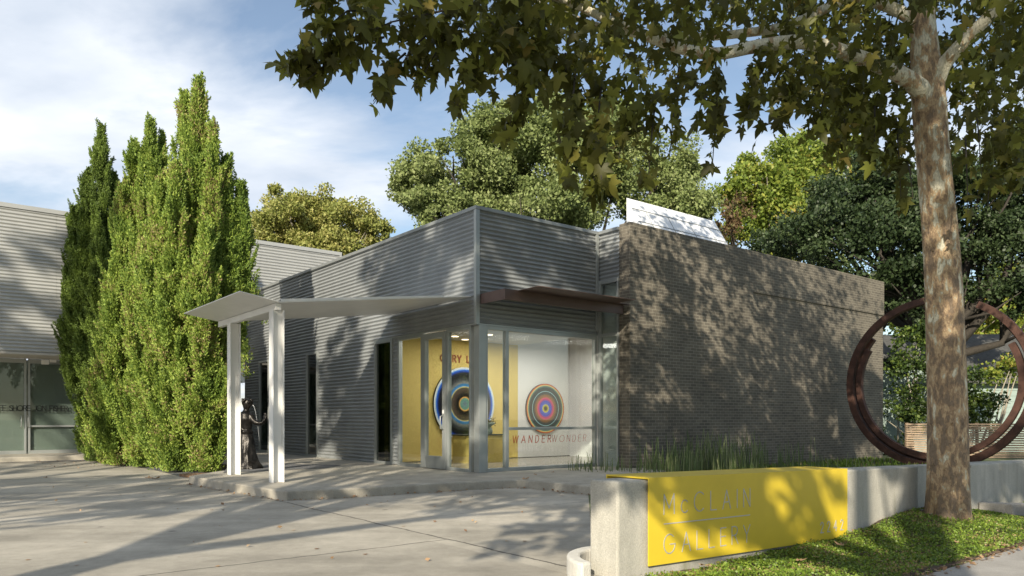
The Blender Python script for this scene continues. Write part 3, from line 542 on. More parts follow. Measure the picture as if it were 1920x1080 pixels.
for (pu, pv) in (p2, p1):
    b = MB(); pu = un; hw = .095
    b.box(pu-hw, pu+hw, pv-.10, pv-.088, .15, zv-.117); b.box(pu-hw, pu+hw, pv+.088, pv+.10, .15, zv-.117); b.box(pu-.006, pu+.006, pv-.088, pv+.088, .15, zv-.117)
    # flanges face the drive: turn the section a quarter
    o = b.build('post', M_white, can)
    c_ = W(pu, pv, 0); 
    for q in o.data.vertices:
        w_ = np.array(q.co)+OFF[o]-c_; w_ = np.array([w_[0]*D1[1]*1.0-w_[1]*0+0, w_[1], w_[2]]) if False else w_
        a_ = R(90); x_ = w_[0]*math.cos(a_)-w_[1]*math.sin(a_); y_ = w_[0]*math.sin(a_)+w_[1]*math.cos(a_); q.co = Vector((x_, y_, w_[2]))+Vector(c_-OFF[o])
# ------------------------------------------------------------------ the neighbouring pale metal building
VL = 13.75; ZT = 7.38; UR = 3.6
nb = thing('metal_clad_building', W(-8, VL, .14), 'taller pale corrugated metal building with a dark glazed recessed entrance behind the junipers', 'building')
b = MB(); corr(b, W(-18, VL, 0), W(UR, VL, 0), 3.2, ZT, nV, .105, .02); b.build('siding', M_siding2, nb, True)
b = MB(); b.box(-18, UR+.03, VL-.03, VL+.12, ZT, ZT+.13); b.box(UR-.05, UR+.03, VL-.028, VL+.1, 5.5, ZT); b.build('coping', M_siding2, nb, bevel=.006)
b = MB(); b.box(-18, UR, VL+.13, VL+14, ZT-.15, ZT-.02); b.build('roof', M_roof, nb)
b = MB(); b.box(UR-.08, UR, VL+.13, VL+14, 3, ZT-.16); b.build('side_wall', M_siding2, nb)
b = MB(); b.box(-18, -.05, VL+.0, VL+1.9, 3.14, 3.198); b.build('soffit', mat('soffit', (.42, .40, .36), .7), nb)
VG2 = VL+1.9; xs = [-200, 0, 49.5, 54, 300, 520]; us = [onV(x, VG2) for x in xs]
b = MB(); zg0, zg1 = .14, 3.139
for a0, a1 in ((-18, us[1]-1.6), (us[1]-1.6, us[2]), (us[3]-.02, us[3]+4.2), (us[3]+4.2, -.1)):
    b.box(a0, a0+.06, VG2, VG2+.1, zg0, zg1); b.box(a1-.06, a1, VG2, VG2+.1, zg0, zg1); b.box(a0+.06, a1-.06, VG2+.002, VG2+.098, zg1-.14, zg1); b.box(a0+.06, a1-.06, VG2+.002, VG2+.098, zg0, zg0+.11)
b.box(us[3]+.04, us[3]+4.1, VG2-.006, VG2+.02, CZ+(HY-798.5)/F*24.5-.03, CZ+(HY-798.5)/F*24.5+.03)
o = b.build('window_frame', M_alu, nb); g = MB(); g.box(-18, -.1, VG2+.045, VG2+.053, .2, 3.05); g.build('glass', glassmat('frosted_grey_glass', (.74, .78, .76), 1.5, .7), o)
g = MB(); g.box(-18, 0, VG2+.09, VG2+.12, .14, 3.1); g.build('window_blind', mat('grey_blind', (.42, .44, .41), .8), nb)
for dx in (-.12, .06):
    hb = MB(); uh = us[2]-.02+dx; hb.tube([W(uh, VG2-.0, .98), W(uh, VG2-.07, 1.0), W(uh, VG2-.07, 1.32), W(uh, VG2-.0, 1.34)], .014, 8); hb.build('door_handle', M_alu, nb, True)
hb = MB(); ue = onV(80, VG2-.5); hb.box(ue-.02, ue+.18, VG2-.42, VG2-.3, 2.96, 3.10); hb.build('light_housing', M_white, nb); hb = MB(); hb.box(ue+.2, ue+.38, VG2-.42, VG2-.34, 3.03, 3.12); hb.build('light_lamp_head', M_white, nb)
b = MB(); M_ltr = M_black; uj = onV(-14, VG2); ue2 = onV(127, VG2); zt_ = 1.50
text(b, 'JEFF SHORE JON FISHER', lambda a, h_: W(uj+a, VG2-.012, zt_+h_), .16, .03, .018, .01, nV, ue2-uj)
b.box(uj, ue2+.9, VG2-.015, VG2-.009, zt_-.012, zt_-.004); tag(b.build('entrance_lettering', M_black), 'thin black outlined artist names running along the dark glass of the far left entrance', 'lettering')
# ------------------------------------------------------------------ bronze fountain figure
sp0 = gp(462, 878, .16); st = thing('bronze_statue', sp0, 'dark bronze fountain figure with raised hand and jet of water between the canopy posts', 'statue')
b = MB(); prof = [(0, .34, 0, 0), (.06, .30, .02, 0), (.16, .24, .02, 0), (.35, .205, .01, 0), (.60, .165, 0, 0), (.76, .135, -.01, 0), (.80, .165, -.01, 0), (.84, .12, -.01, 0), (.95, .135, -.01, 0), (1.08, .175, -.01, 0), (1.20, .15, -.02, 0), (1.25, .075, -.01, 0), (1.30, .06, 0, 0), (1.34, .085, .01, 0), (1.42, .105, .015, 0), (1.49, .095, .01, 0), (1.54, .04, .0, 0)]
n = 20; vs = []
for z, r, ox, oy in prof:
    for k in range(n):
        a = 2*math.pi*k/n; rr = r*(1+.10*math.sin(5*a+z*9)*(1 if z < .8 else .2)); vs.append(sp0+np.array([ox+rr*math.cos(a), oy+rr*.8*math.sin(a), z]))
m_ = len(prof); b.add(vs, [(i*n+k, i*n+(k+1) % n, (i+1)*n+(k+1) % n, (i+1)*n+k) for i in range(m_-1) for k in range(n)]+[tuple(range(n-1, -1, -1)), tuple((m_-1)*n+k for k in range(n))])
def rel(*p): return sp0+np.array(p)
b.tube([rel(.10, -.02, 1.15), rel(.16, -.05, 1.06), rel(.24, -.08, 1.0), rel(.34, -.08, .985), rel(.40, -.07, 1.02), rel(.43, -.06, 1.09)], [.075, .068, .058, .048, .042, .038], 12)
b.tube([rel(-.12, .0, 1.15), rel(-.19, -.05, 1.0), rel(-.16, -.13, .86), rel(-.06, -.16, .82)], [.07, .06, .05, .04], 12)
b.tube([rel(.07, -.02, 1.40), rel(.115, -.02, 1.405), rel(.14, -.02, 1.385)], [.05, .035, .018], 10)      # face, turned up
for k, (dx, dz) in enumerate(((-.02, .0), (.0, .01), (.02, .005), (.04, -.01))):
    b.tube([rel(.43+dx*.6, -.06, 1.08), rel(.44+dx, -.06, 1.16+dz), rel(.42+dx, -.06, 1.22+dz)], [.019, .015, .010], 7)
b.tube([rel(.41, -.06, 1.07), rel(.385, -.06, 1.12), rel(.38, -.06, 1.16)], [.018, .015, .011], 7)
o = b.build('figure', M_bronze, st, True); rm = o.modifiers.new('fuse', 'REMESH'); rm.mode = 'VOXEL'; rm.voxel_size = .016; rm.use_smooth_shade = True
b = MB()
for k in range(22):
    a = rng.random()*6.28; b.tube([rel(.02+.09*math.cos(a), .08*math.sin(a), 1.40+.1*rng.random()), rel(.02+.11*math.cos(a+.4), .1*math.sin(a+.4), 1.46+.08*rng.random())], [.03, .02], 6)
b.build('hair', M_bronze, st, True)
b = MB(); b.tube([rel(.14+.17*t, -.03-.04*t, 1.39+.05*t-.85*t*t) for t in np.linspace(0, 1, 14)], [.0035-.002*t for t in np.linspace(0, 1, 14)], 6)
b.build('water_jet', mat('water_spray', (.75, .78, .8), .15), st, True)
# ------------------------------------------------------------------ concrete sign wall and yellow sign
lw = thing('concrete_wall', W(-2, -8.2, 0), 'low board-cast concrete wall running under the yellow sign and behind the tree', 'wall')
zA = .762; sl_ = -.0175; uL = -4.61
def wallseg(b, u0, u1, vf_, vb, zb0=-.3):
    def zt_(u): return zA+sl_*(u-uL)*1.0
    P = [W(u0, vf_, zb0), W(u1, vf_, zb0), W(u1, vb, zb0), W(u0, vb, zb0), W(u0, vf_, zt_(u0)), W(u1, vf_, zt_(u1)), W(u1, vb, zt_(u1)), W(u0, vb, zt_(u0))]
    b.add(P, [(0, 3, 2, 1), (4, 5, 6, 7), (0, 1, 5, 4), (1, 2, 6, 5), (2, 3, 7, 6), (3, 0, 4, 7)])
u1 = onV(1722, -8.31); u2 = onV(1812, -8.31)
b = MB(); wallseg(b, uL, u1, -8.31, -8.0); b.build('wall_panel', M_wall, lw, bevel=.018)
b = MB(); wallseg(b, u1+.003, u2-.003, -8.20, -8.02); b.build('wall_panel', M_wall, lw, bevel=.01)
b = MB(); wallseg(b, u2, 7.5, -8.36, -8.0); b.build('wall_panel', M_wall, lw, bevel=.018)
b = MB(); c_ = np.array([.80, 6.02, 0]); arc = [(c_[0]+.36*math.cos(a), c_[1]+.5*math.sin(a)) for a in np.linspace(R(75), R(222), 18)]; arci = [(c_[0]+.25*math.cos(a), c_[1]+.37*math.sin(a)) for a in np.linspace(R(222), R(75), 18)]
b.prism(arc+arci, -.05, .15); tag(b.build('kerb', mat('kerb_paint', (.62, .60, .54), .8, 0, .12, 6, .4, 60), bevel=.02), 'curved white kerb hugging the left end of the concrete sign wall', 'kerb')
b = MB(); pa = [W(2.45, -8.36, 0)[:2], W(2.5, -8.62, 0)[:2], W(2.9, -8.85, 0)[:2], W(3.5, -8.98, 0)[:2], W(7.5, -9.2, 0)[:2]]; pb = [W(7.5, -9.35, 0)[:2], W(3.5, -9.15, 0)[:2], W(2.85, -9.02, 0)[:2], W(2.36, -8.74, 0)[:2], W(2.28, -8.37, 0)[:2]]
b.prism(list(reversed(pa+pb)), -.05, .13); tag(b.build('kerb', M_side, bevel=.015), 'low grey concrete kerb curving away from the wall right of the tree', 'kerb')
# yellow sign: front plate, top plate, short back lip
sg = thing('gallery_sign', W(-2.7, -8.34, 0), 'long folded yellow metal sign with cut grey lettering capping the concrete wall', 'sign')
s0, s1 = -4.287, onV(1589, -8.345); TL, TR = .778, CZ-93.5/F*W(s1, -8.345, 0)[1]; BLz, BRz = CZ-277/F*W(s0, -8.345, 0)[1], CZ-222/F*W(s1, -8.345, 0)[1]
TL = CZ-111/F*W(s0, -8.345, 0)[1]
def hexa(b, A, Bq): b.add(A+Bq, [(3, 2, 1, 0), (4, 5, 6, 7), (0, 1, 5, 4), (1, 2, 6, 5), (2, 3, 7, 6), (3, 0, 4, 7)])
b = MB(); vf2, th2 = -8.345, .012
hexa(b, [W(s0, vf2, BLz), W(s1, vf2, BRz), W(s1, vf2, TR), W(s0, vf2, TL)], [W(s0, vf2+th2, BLz), W(s1, vf2+th2, BRz), W(s1, vf2+th2, TR), W(s0, vf2+th2, TL)])
b.build('face_panel', M_yellow, sg)
b = MB(); vk = -7.88; hexa(b, [W(s0, vf2+th2, TL-th2), W(s1, vf2+th2, TR-th2), W(s1, vk, TR-th2), W(s0, vk, TL-th2)], [W(s0, vf2+th2, TL), W(s1, vf2+th2, TR), W(s1, vk, TR), W(s0, vk, TL)])
hexa(b, [W(s0, vk, TL-.12), W(s1, vk, TR-.12), W(s1, vk, TR), W(s0, vk, TL)], [W(s0, vk+th2, TL-.12), W(s1, vk+th2, TR-.12), W(s1, vk+th2, TR), W(s0, vk+th2, TL)])
b.build('top_panel', M_yellow, sg)
def SP(a, z): return W(s0+a, vf2-.0015, z+(TR-TL)/(s1-s0)*a)
ulx = [onV(x, vf2)-s0 for x in (1244.5, 1406, 1538.5, 1578)]
zr = lambda y_, x_: CZ-(y_-HY)/F*W(onV(x_, vf2), vf2, 0)[1]
b = MB(); wd = .0105
def tl(s, a0, a1, z0, h, w=.0082):
    text(b, s, lambda a, bb: SP(a0+a, z0+bb), h, .03, w, .003, nV, a1-a0)
slp = (TR-TL)/(s1-s0)
tl('McCLAIN', ulx[0], ulx[1], zr(964.5, 1245)-slp*ulx[0], .163); tl('GALLERY', ulx[0], ulx[1], zr(1039, 1245)-slp*ulx[0], .157)
b.seg(SP(ulx[0], zr(982.5, 1245)-slp*ulx[0]), SP(ulx[1], zr(982.5, 1245)-slp*ulx[0]), .008, .003, nV)
tl('2242', ulx[2], ulx[3]+.03, zr(999, 1539)-slp*ulx[2], .105, .010)
b.build('lettering', M_let, sg)
# ------------------------------------------------------------------ steel ring sculpture on the lawn
rc = np.array([11.05, 19.5, 2.18]); rg = thing('ring_sculpture', (rc[0], rc[1], 0), 'giant open ring of rusted steel bars standing on the lawn beyond the tree', 'sculpture')
ed = np.array([.69, -.724, 0]); ed /= np.linalg.norm(ed); en = np.array([-ed[1], ed[0], 0])*-1
def ringarc(name, ro, w, t0, t1, off, dep):
    b = MB(); N_ = 72; vs = []
    for a in np.linspace(R(t0), R(t1), N_):
        dr_ = ed*math.cos(a)+np.array([0, 0, math.sin(a)])
        for r_, o_ in ((ro, off), (ro, off+dep), (ro-w, off+dep), (ro-w, off)): vs.append(rc+dr_*r_+en*o_)
    fs = [(i*4+k, i*4+(k+1) % 4, (i+1)*4+(k+1) % 4, (i+1)*4+k) for i in range(N_-1) for k in range(4)]+[(3, 2, 1, 0), tuple((N_-1)*4+k for k in range(4))]
    b.add(vs, fs); return b.build(name, M_rust, rg, bevel=.006)
ringarc('outer_bar', 2.24, .17, 84, 423, 0, .2); ringarc('inner_bar', 2.19, .17, 142, 398, -.245, .2); ringarc('inner_bar', 1.99, .15, 150, 388, .02, .16)
# ------------------------------------------------------------------ neighbour's house, slat fence
hs = thing('neighbour_house', (17, 31, 0), 'pale teal sided house with weathered dark shingle roof behind the garden shrubs', 'house')
M_teal = mat('pale_teal_siding', (.27, .34, .31), .8, 0, .08, 3); M_shin = mat('dark_shingles', (.085, .085, .08), .9, 0, .35, 9, .8, 25)
b = MB()
for i in range(13):
    z = -.05+i*.22; x0, x1 = 15.2, 30; b.add([(x0, 30.0-.02, z), (x1, 29.0-.02, z), (x1, 29.0, z+.22), (x0, 30.0, z+.22)], [(0, 1, 2, 3)]); b.add([(x0, 30.0-.02, z), (x1, 29-.02, z), (x1, 29.02, z-.001), (x0, 30.02, z-.001)], [(3, 2, 1, 0)])
b.add([(15.2, 30, 0), (15.2, 40, 0), (15.2, 40, 2.8), (15.2, 35, 5), (15.2, 30, 2.8)], [(0, 1, 2, 3, 4)]); b.build('wall', M_teal, hs)
b = MB(); hexa(b, [np.array(p) for p in ((14.9, 29.6, 2.62), (30.3, 28.6, 2.62), (30.3, 33.9, 5.0), (14.9, 34.9, 5.0))], [np.array(p) for p in ((14.9, 29.6, 2.75), (30.3, 28.6, 2.75), (30.3, 33.9, 5.13), (14.9, 34.9, 5.13))]); b.build('roof', M_shin, hs)
h2 = thing('garden_shed', (12.8, 27.5, 0), 'small pale teal shed with dark sloping roof beside the brick wall end', 'shed')
b = MB(); b.prism([(13.3, 27), (15.6, 27.0), (15.6, 29.4), (13.3, 29.4)], 0, 3.0); b.build('wall', M_teal, h2)
b = MB(); hexa(b, [np.array(p) for p in ((12.8, 26.6, 3.45), (16.1, 26.6, 3.0), (16.1, 29.8, 3.0), (12.8, 29.8, 3.45))], [np.array(p) for p in ((12.8, 26.6, 3.6), (16.1, 26.6, 3.15), (16.1, 29.8, 3.15), (12.8, 29.8, 3.6))]); b.build('roof', M_shin, h2)
fe = thing('slat_fence', (14, 23.6, 0), 'low fence of narrow weathered horizontal wood slats behind the ring', 'fence')
M_slat = mat('weathered_wood', (.30, .22, .15), .85, 0, .25, 8, .4, 40); b = MB()
fx0 = (1699-CX)/F*23.6
for i in range(15):
    z = .05+i*.073; b.seg((fx0, 23.6, z), (fx0+11, 22.6, z), .05, .02, (0, -1, 0))
b.build('slats', M_slat, fe)
for i in range(6):
    b = MB(); x = fx0+.05+i*2.1; b.tube([(x, 23.66-i*.19, -.05), (x, 23.66-i*.19, 1.12)], .05, 4); b.build('post', M_slat, fe)
# ------------------------------------------------------------------ vegetation makers
def blobcrown(blobs, n, up=.25, shell=.55, sub=18, subr=.30, below=True):
    """blobs: (centre, radii). Leaves gather in many small lumps over each blob's outer volume."""
    P = []; tot = sum(r[0]*r[1]+r[1]*r[2]+r[0]*r[2] for _, r in blobs)
    for c, r in blobs:
        c = np.array(c, float); r = np.array(r, float); k = int(n*(r[0]*r[1]+r[1]*r[2]+r[0]*r[2])/tot)
        d = norm(rng.normal(size=(sub, 3))); d[:, 2] = np.abs(d[:, 2])*rng.choice([1, 1, -1], sub)
        lc = c+d*r*(shell+(1-shell)*rng.random((sub, 1))); lr = np.mean(r)*subr*(.6+.8*rng.random(sub))
        i = rng.integers(0, sub, k); q = norm(rng.normal(size=(k, 3)))*(rng.random((k, 1))**.45); q[:, 2] *= .75
        P.append(lc[i]+q*lr[i][:, None])
    return np.concatenate(P)
def limbs(b, base, blobs, r0, zfork):
    base = np.array(base, float); top = np.array(np.mean([c for c, _ in blobs], axis=0)); fork = base+(top-base)*.15; fork[2] = zfork
    b.tube([base, base*.6+fork*.4, fork], [r0*1.3, r0, r0*.85], 10, .08)
    for c, r in blobs:
        c = np.array(c, float); mid = (fork+c)/2+rng.normal(size=3)*.35; b.tube([fork, mid, c, c+np.array([0, 0, r[2]*.6])], [r0*.6, r0*.4, r0*.22, r0*.05], 7, .1)
        for _ in range(5):
            e = c+norm(rng.normal(size=3))*np.array(r)*.85; b.tube([mid, (mid+e)/2+rng.normal(size=3)*.2, e], [r0*.25, r0*.14, r0*.03], 5)
def tree(name, base, blobs, n, size, m, bark, label, group=None, r0=.3, zfork=3.5, sub=18, subr=.3, shell=.55, shape=(QUADV, QUADF)):
    t = thing(name, base, label, 'tree', group); b = MB(); limbs(b, base, blobs, r0, zfork); b.build('trunk', bark, t, True)
    P = blobcrown(blobs, n, sub=sub, subr=subr, shell=shell); V_, F_ = scatter(P, size, shape[0], shape[1], np.array([0, 0, .2])); fastmesh('crown', V_, F_, F_.shape[1], m, t); return t
# ------------------------------------------------------------------ background trees
tree('oak_tree', (2.2, 36, 0), [((pp(1035, 330, 36)), (4.4, 3.5, 3.9)), (pp(850, 345, 35), (2.6, 2.6, 2.2)), (pp(950, 270, 36), (2.4, 2.4, 2.0)), (pp(1120, 265, 37), (2.6, 2.4, 2.1)), (pp(1230, 350, 36), (2.6, 2.4, 2.4)), (pp(1270, 430, 35), (2.2, 2.2, 1.8)), (pp(780, 360, 35), (1.4, 1.6, .9)), (pp(830, 400, 34), (1.8, 1.8, 1.2)), (pp(1000, 420, 34), (3.6, 2.6, 2.2))], 165000, .155, L_oak, M_dbark, 'large rounded grey green oak rising behind the flat roof of the gallery', None, .4, 5, 44, .27, .45)
tree('autumn_tree', (-11, 46, 0), [(pp(545, 415, 45), (2.6, 2.4, 2.0)), (pp(640, 430, 46), (2.5, 2.4, 1.9)), (pp(500, 450, 45), (1.8, 2, 1.7)), (pp(700, 440, 46), (1.3, 1.5, 1.4)), (pp(595, 395, 46), (1.8, 1.8, 1.3)), (pp(600, 480, 45), (3.2, 2, 1.5))], 64000, .165, L_olive, M_pbark, 'olive gold tree rising above the low roof left of the oak', None, .25, 7, 34, .3, .4)
tree('maple_tree', (13.5, 40, 0), [(pp(1470, 350, 39), (2.8, 2.6, 2.3)), (pp(1420, 390, 38), (2.2, 2.2, 2.2)), (pp(1530, 360, 40), (2.6, 2.4, 2.4)), (pp(1500, 300, 40), (1.7, 1.7, 1.2)), (pp(1480, 440, 37), (3.0, 2.2, 1.8)), (pp(1590, 330, 41), (2.2, 2.2, 2.0))], 62000, .185, L_yel, M_pbark, 'bright yellow green maple behind the brick wall', None, .3, 5, 34, .3, .45)
tree('rusty_tree', (10.2, 36, 0), [(pp(1368, 410, 35), (.9, .9, 1.2)), (pp(1352, 440, 35), (.8, .8, .9))], 1100, .15, L_red, M_dbark, 'small rusty brown tree in the gap beside the white skylight', None, .15, 6, 14, .35, .3)
tree('live_oak_tree', (16.8, 29, 0), [(pp(1640, 400, 29), (2.8, 2.5, 1.5)), (pp(1560, 430, 28), (2.2, 2.2, 1.2)), (pp(1650, 480, 27), (2.6, 2.2, 1.2)), (pp(1760, 370, 30), (3.2, 2.5, 2.0)), (pp(1890, 340, 30), (3.0, 2.5, 2.2)), (pp(1690, 545, 27), (1.7, 1.8, .9)), (pp(1900, 470, 29), (2.4, 2.2, 1.3)), (pp(1480, 455, 30), (1.6, 1.8, .8)), (pp(2000, 420, 30), (3, 2.5, 2.8)), (pp(1620, 350, 30), (1.8, 1.8, 1.1)), (pp(1860, 540, 28), (1.6, 1.6, .6)), (pp(1840, 450, 30), (2.4, 2.2, 1.4)), (pp(1920, 560, 28), (1.4, 1.6, .7))], 100000, .14, L_dark, M_dbark, 'broad dark live oak with spreading limbs at the far right', None, .34, 3.6, 32, .3, .45)
tree('garden_tree', (24, 46, 0), [(pp(1840, 600, 44), (3.0, 2.4, 2.2)), (pp(1700, 600, 46), (2.6, 2.4, 2.2)), (pp(1900, 560, 46), (2.8, 2.4, 2.2)), (pp(1760, 570, 47), (2.4, 2.4, 2.0)), (pp(1890, 650, 44), (3.0, 2.4, 1.6)), (pp(1980, 600, 44), (3.0, 2.4, 2.6))], 30000, .26, L_yel, M_pbark, 'sunlit leafy tree seen under the dark live oak behind the house', None, .25, 3, 22, .3, .5)
tree('garden_tree', (17.5, 40, 0), [(pp(1560, 560, 40), (3, 2.4, 2.4)), (pp(1690, 545, 41), (2.5, 2, 2))], 8000, .26, L_oak, M_dbark, 'green tree behind the brick wall end and the shed', None, .25, 3, 20, .3, .5)
# shrubs
def shrub(base, blobs, n, label, m=L_shr, size=.12):
    t = thing('garden_shrub', base, label, 'shrub'); b = MB()
    for c, r in blobs:
        for k in range(3): b.tube([np.array(base)+rng.normal(size=3)*np.array([.1, .1, 0]), (np.array(base)+np.array(c))/2+rng.normal(size=3)*.15, np.array(c)+rng.normal(size=3)*.3], [.045, .03, .01], 6)
    b.build('stems', M_pbark, t, True); P = blobcrown(blobs, n, sub=22, subr=.36, shell=.35); P[:, 2] = np.maximum(P[:, 2], .03); V_, F_ = scatter(P, size, QUADV, QUADF, np.array([0, 0, .3])); fastmesh('foliage', V_, F_, 4, m, t)
shrub((13.6, 25.6, 0), [(pp(1705, 700, 25.6), (.9, .8, 1.2)), (pp(1690, 790, 25.4), (.9, .7, 1.0)), (pp(1730, 640, 26), (.8, .8, .7))], 5200, 'tall dark loose shrub against the end of the brick wall')
shrub((15.2, 25.8, 0), [(pp(1790, 720, 25.8), (1.0, .8, 1.0)), (pp(1830, 770, 25.5), (.9, .7, .8))], 4200, 'dark leafy shrub right of the tree trunk behind the slat fence')
shrub((16.8, 26.6, 0), [(pp(1880, 700, 26.6), (.8, .7, .5)), (pp(1905, 690, 26.4), (.6, .6, .5))], 1100, 'sparse bright green shrub before the pale teal house wall', L_yel)
# ------------------------------------------------------------------ junipers
def juniper(base, spires, m, label, npl=145, per=560, csz=.05):
    base = np.array(base, float); t = thing('juniper_tree', base, label, 'tree', 'tall junipers beside the drive'); b = MB(); P = []; T = []
    def plume(tip, d, L_, wd_, c):
        s = rng.random(c)**.75; env = np.sin(np.minimum(s*2.3+.12, 1.57)); off = rng.normal(size=(c, 3))*(wd_*env)[:, None]*np.array([.6, .6, .5])
        P.append(tip-d*(s*L_)[:, None]+off); T.append(d*1.1+norm(off)*.75+rng.normal(size=(c, 3))*.15)
    for dx, dy, H, Rr, z0 in spires:
        ax = base+np.array([dx, dy, 0]); b.tube([base, (base+ax)/2+np.array([0, 0, .6]), ax+np.array([0, 0, H*.5]), ax+np.array([0, 0, H*.93])], [.12, .09, .05, .01], 7, .1)
        K = int(npl*H*Rr/6)+16; ph = rng.random(4)*6.28
        for k in range(K):
            h = (k+rng.random())/K; hh = z0+(H-z0)*h; a = rng.random()*6.283
            lump = 1.06+.20*math.sin(3*a+ph[0]+hh*1.3)+.16*math.sin(hh*2.9+ph[1]+a)
            prof_ = (1-h)**.72*(.62+.38*min(1, (h+.02)/.18))*lump
            r_ = Rr*prof_*(.35+.75*rng.random()**.6); L_ = (.45+1.15*rng.random()**1.4)*(1.1-.3*h); tilt = (.62*(1-h)+.10)*(.35+.8*rng.random())
            d = np.array([math.cos(a)*tilt, math.sin(a)*tilt, 1.0]); d += rng.normal(size=3)*.08; d /= np.linalg.norm(d)
            tip = ax+np.array([math.cos(a)*r_, math.sin(a)*r_, hh+min(L_*.5, (H-hh)*.8)]); plume(tip, d, L_, .045+.055*(1-h), int(per*L_*.8))
            for _ in range(2):      # side shoots
                a2 = a+rng.normal()*.9; t2 = tilt+.25*rng.random(); d2_ = norm(np.array([math.cos(a2)*t2, math.sin(a2)*t2, 1.0])); plume(tip-d*L_*rng.uniform(.2, .7)+d2_*L_*.38, d2_, L_*.45, .05+.03*(1-h), int(per*L_*.28))
        plume(ax+np.array([0, 0, H]), np.array([rng.normal()*.05, 0, 1.0]), 1.2, .045, 330)
        for k in range(int(26*Rr*H/6)+5):      # proud leaders breaking the outline
            h = rng.random()**.8*.92; a = rng.random()*6.283; r_ = Rr*((1-h)**.72)*rng.uniform(.85, 1.12)*(.7+.3*min(1, h/.18)); L_ = rng.uniform(.6, 1.15); tl_ = rng.uniform(.12, .5)
            d = norm(np.array([math.cos(a)*tl_, math.sin(a)*tl_, 1.0])); base_ = ax+np.array([math.cos(a)*r_, math.sin(a)*r_, z0+(H-z0)*h]); tip = base_+d*L_*.62; plume(tip, d, L_, .034, int(per*L_*.62))
            for _ in range(3):
                d2_ = norm(d+rng.normal(size=3)*.28); plume(tip-d*L_*rng.uniform(.25, .75)+d2_*.22, d2_, .3, .028, 60)
        c = int(2600*H*Rr/6); h = rng.random(c); a = rng.random(c)*6.283; rr = Rr*.5*(1-h)**.8*np.sqrt(rng.random(c)); q = np.stack([ax[0]+rr*np.cos(a), ax[1]+rr*np.sin(a), z0+(H-z0)*h*.9], 1); P.append(q); T.append(np.tile([0, 0, 1.0], (c, 1)))
    P = np.concatenate(P); T = np.concatenate(T); ok = P[:, 2] > .03; P = P[ok]; T = T[ok]
    b.build('trunk', M_dbark, t, True); V_, F_ = scatter(P, csz, BLADEV*np.array([1.5, 1, 1]), BLADEF, T, .3); fastmesh('crown', V_, F_, 5, m, t)
Yb = 18.2
def spz(x, y, Y): p = pp(x, y, Y); return p[0], p[2]
def spires(base, Y, lst):
    o = []
    for x, y, dy, Rr, z0 in lst:
        X, z = spz(x, y, Y+dy); o.append((X-base[0]*1.0, dy, z, Rr*.9, z0))
    return o
bB = gp(372, 884, 0); bB = np.array([bB[0], 18.0, 0])
juniper(bB, spires(bB, 18.0, [(372, 143, 0, .86, .15), (345, 172, .4, .62, 1.5), (400, 228, -.2, .58, .2), (425, 288, .1, .42, 2.2), (452, 340, .35, .32, 4.3), (440, 400, .2, .35, 3.0), (330, 300, -.5, .85, .1), (385, 420, -.7, .75, .05), (300, 330, -.1, .85, .3)]), L_jun, 'tallest bright green juniper nearest the white canopy')
bA = np.array([(262-CX)/F*20.0, 20.0, 0])
juniper(bA, spires(bA, 20.0, [(283, 222, 0, .85, .2), (252, 262, .3, .75, .3), (305, 250, .4, .6, 1.5), (232, 340, .1, .8, .2), (268, 420, -.8, .9, .05), (222, 440, -.1, .85, .1), (208, 560, .5, .75, .1)]), L_jun, 'bright green juniper in the middle of the row')
bD = np.array([(172-CX)/F*22.3, 22.3, 0])
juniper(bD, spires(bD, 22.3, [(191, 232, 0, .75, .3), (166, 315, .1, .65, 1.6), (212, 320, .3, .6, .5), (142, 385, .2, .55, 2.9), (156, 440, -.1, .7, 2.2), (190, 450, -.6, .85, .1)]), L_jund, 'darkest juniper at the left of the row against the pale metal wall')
# ------------------------------------------------------------------ sycamore
sy = thing('sycamore_tree', (5.06, 8.68, .1), 'large sycamore with mottled peeling bark and hanging olive leaves beside the sign wall', 'tree')
YT = 8.68; b = MB()
cl = [(1780, 1000, .36), (1779, 985, .305), (1779, 962, .275), (1778, 920, .258), (1777, 860, .25), (1776, 780, .243), (1775, 700, .238), (1772, 600, .232), (1767, 500, .224), (1760, 400, .213), (1752, 320, .206), (1746, 250, .205), (1741, 190, .212), (1737, 140, .20), (1732, 80, .165), (1727, 0, .15), (1722, -120, .14), (1724, -320, .12), (1700, -600, .08), (1690, -800, .03)]
n = 40; vs = []
for i, (x, y, r) in enumerate(cl):
    r *= .86
    c = pp(x, y, YT)
    for k in range(n):
        a = 2*math.pi*k/n; fl = 1+(.16*math.sin(5*a+.6)+.08*math.sin(9*a))*max(0, (y-900)/100) if y > 900 else 1+.022*math.sin(3*a+y*.02)+.012*math.sin(7*a+y*.05); rr = r*fl; vs.append(c+np.array([rr*math.cos(a), rr*math.sin(a), 0]))
b.add(vs, [(i*n+k, i*n+(k+1) % n, (i+1)*n+(k+1) % n, (i+1)*n+k) for i in range(len(cl)-1) for k in range(n)])
o = b.build('trunk', M_bark, sy, True); sb_ = o.modifiers.new('s', 'SUBSURF'); sb_.levels = 1; sb_.render_levels = 1
def branch(pts, rads, n=12):
    P0 = [pp(x, y, Y) for x, y, Y in pts]; q = []; rr = []
    for i in range(len(P0)-1):
        for t in np.linspace(0, 1, 5)[:-1]: q.append(P0[i]*(1-t)+P0[i+1]*t); rr.append((rads[i]*(1-t)+rads[i+1]*t)*.84)
    q.append(P0[-1]); rr.append(rads[-1]); q = np.array(q)
    for _ in range(2): q[1:-1] = (q[:-2]+2*q[1:-1]+q[2:])/4
    b = MB(); b.tube(list(q), rr, n, .04); b.build('branch', M_limb, sy, True); return q
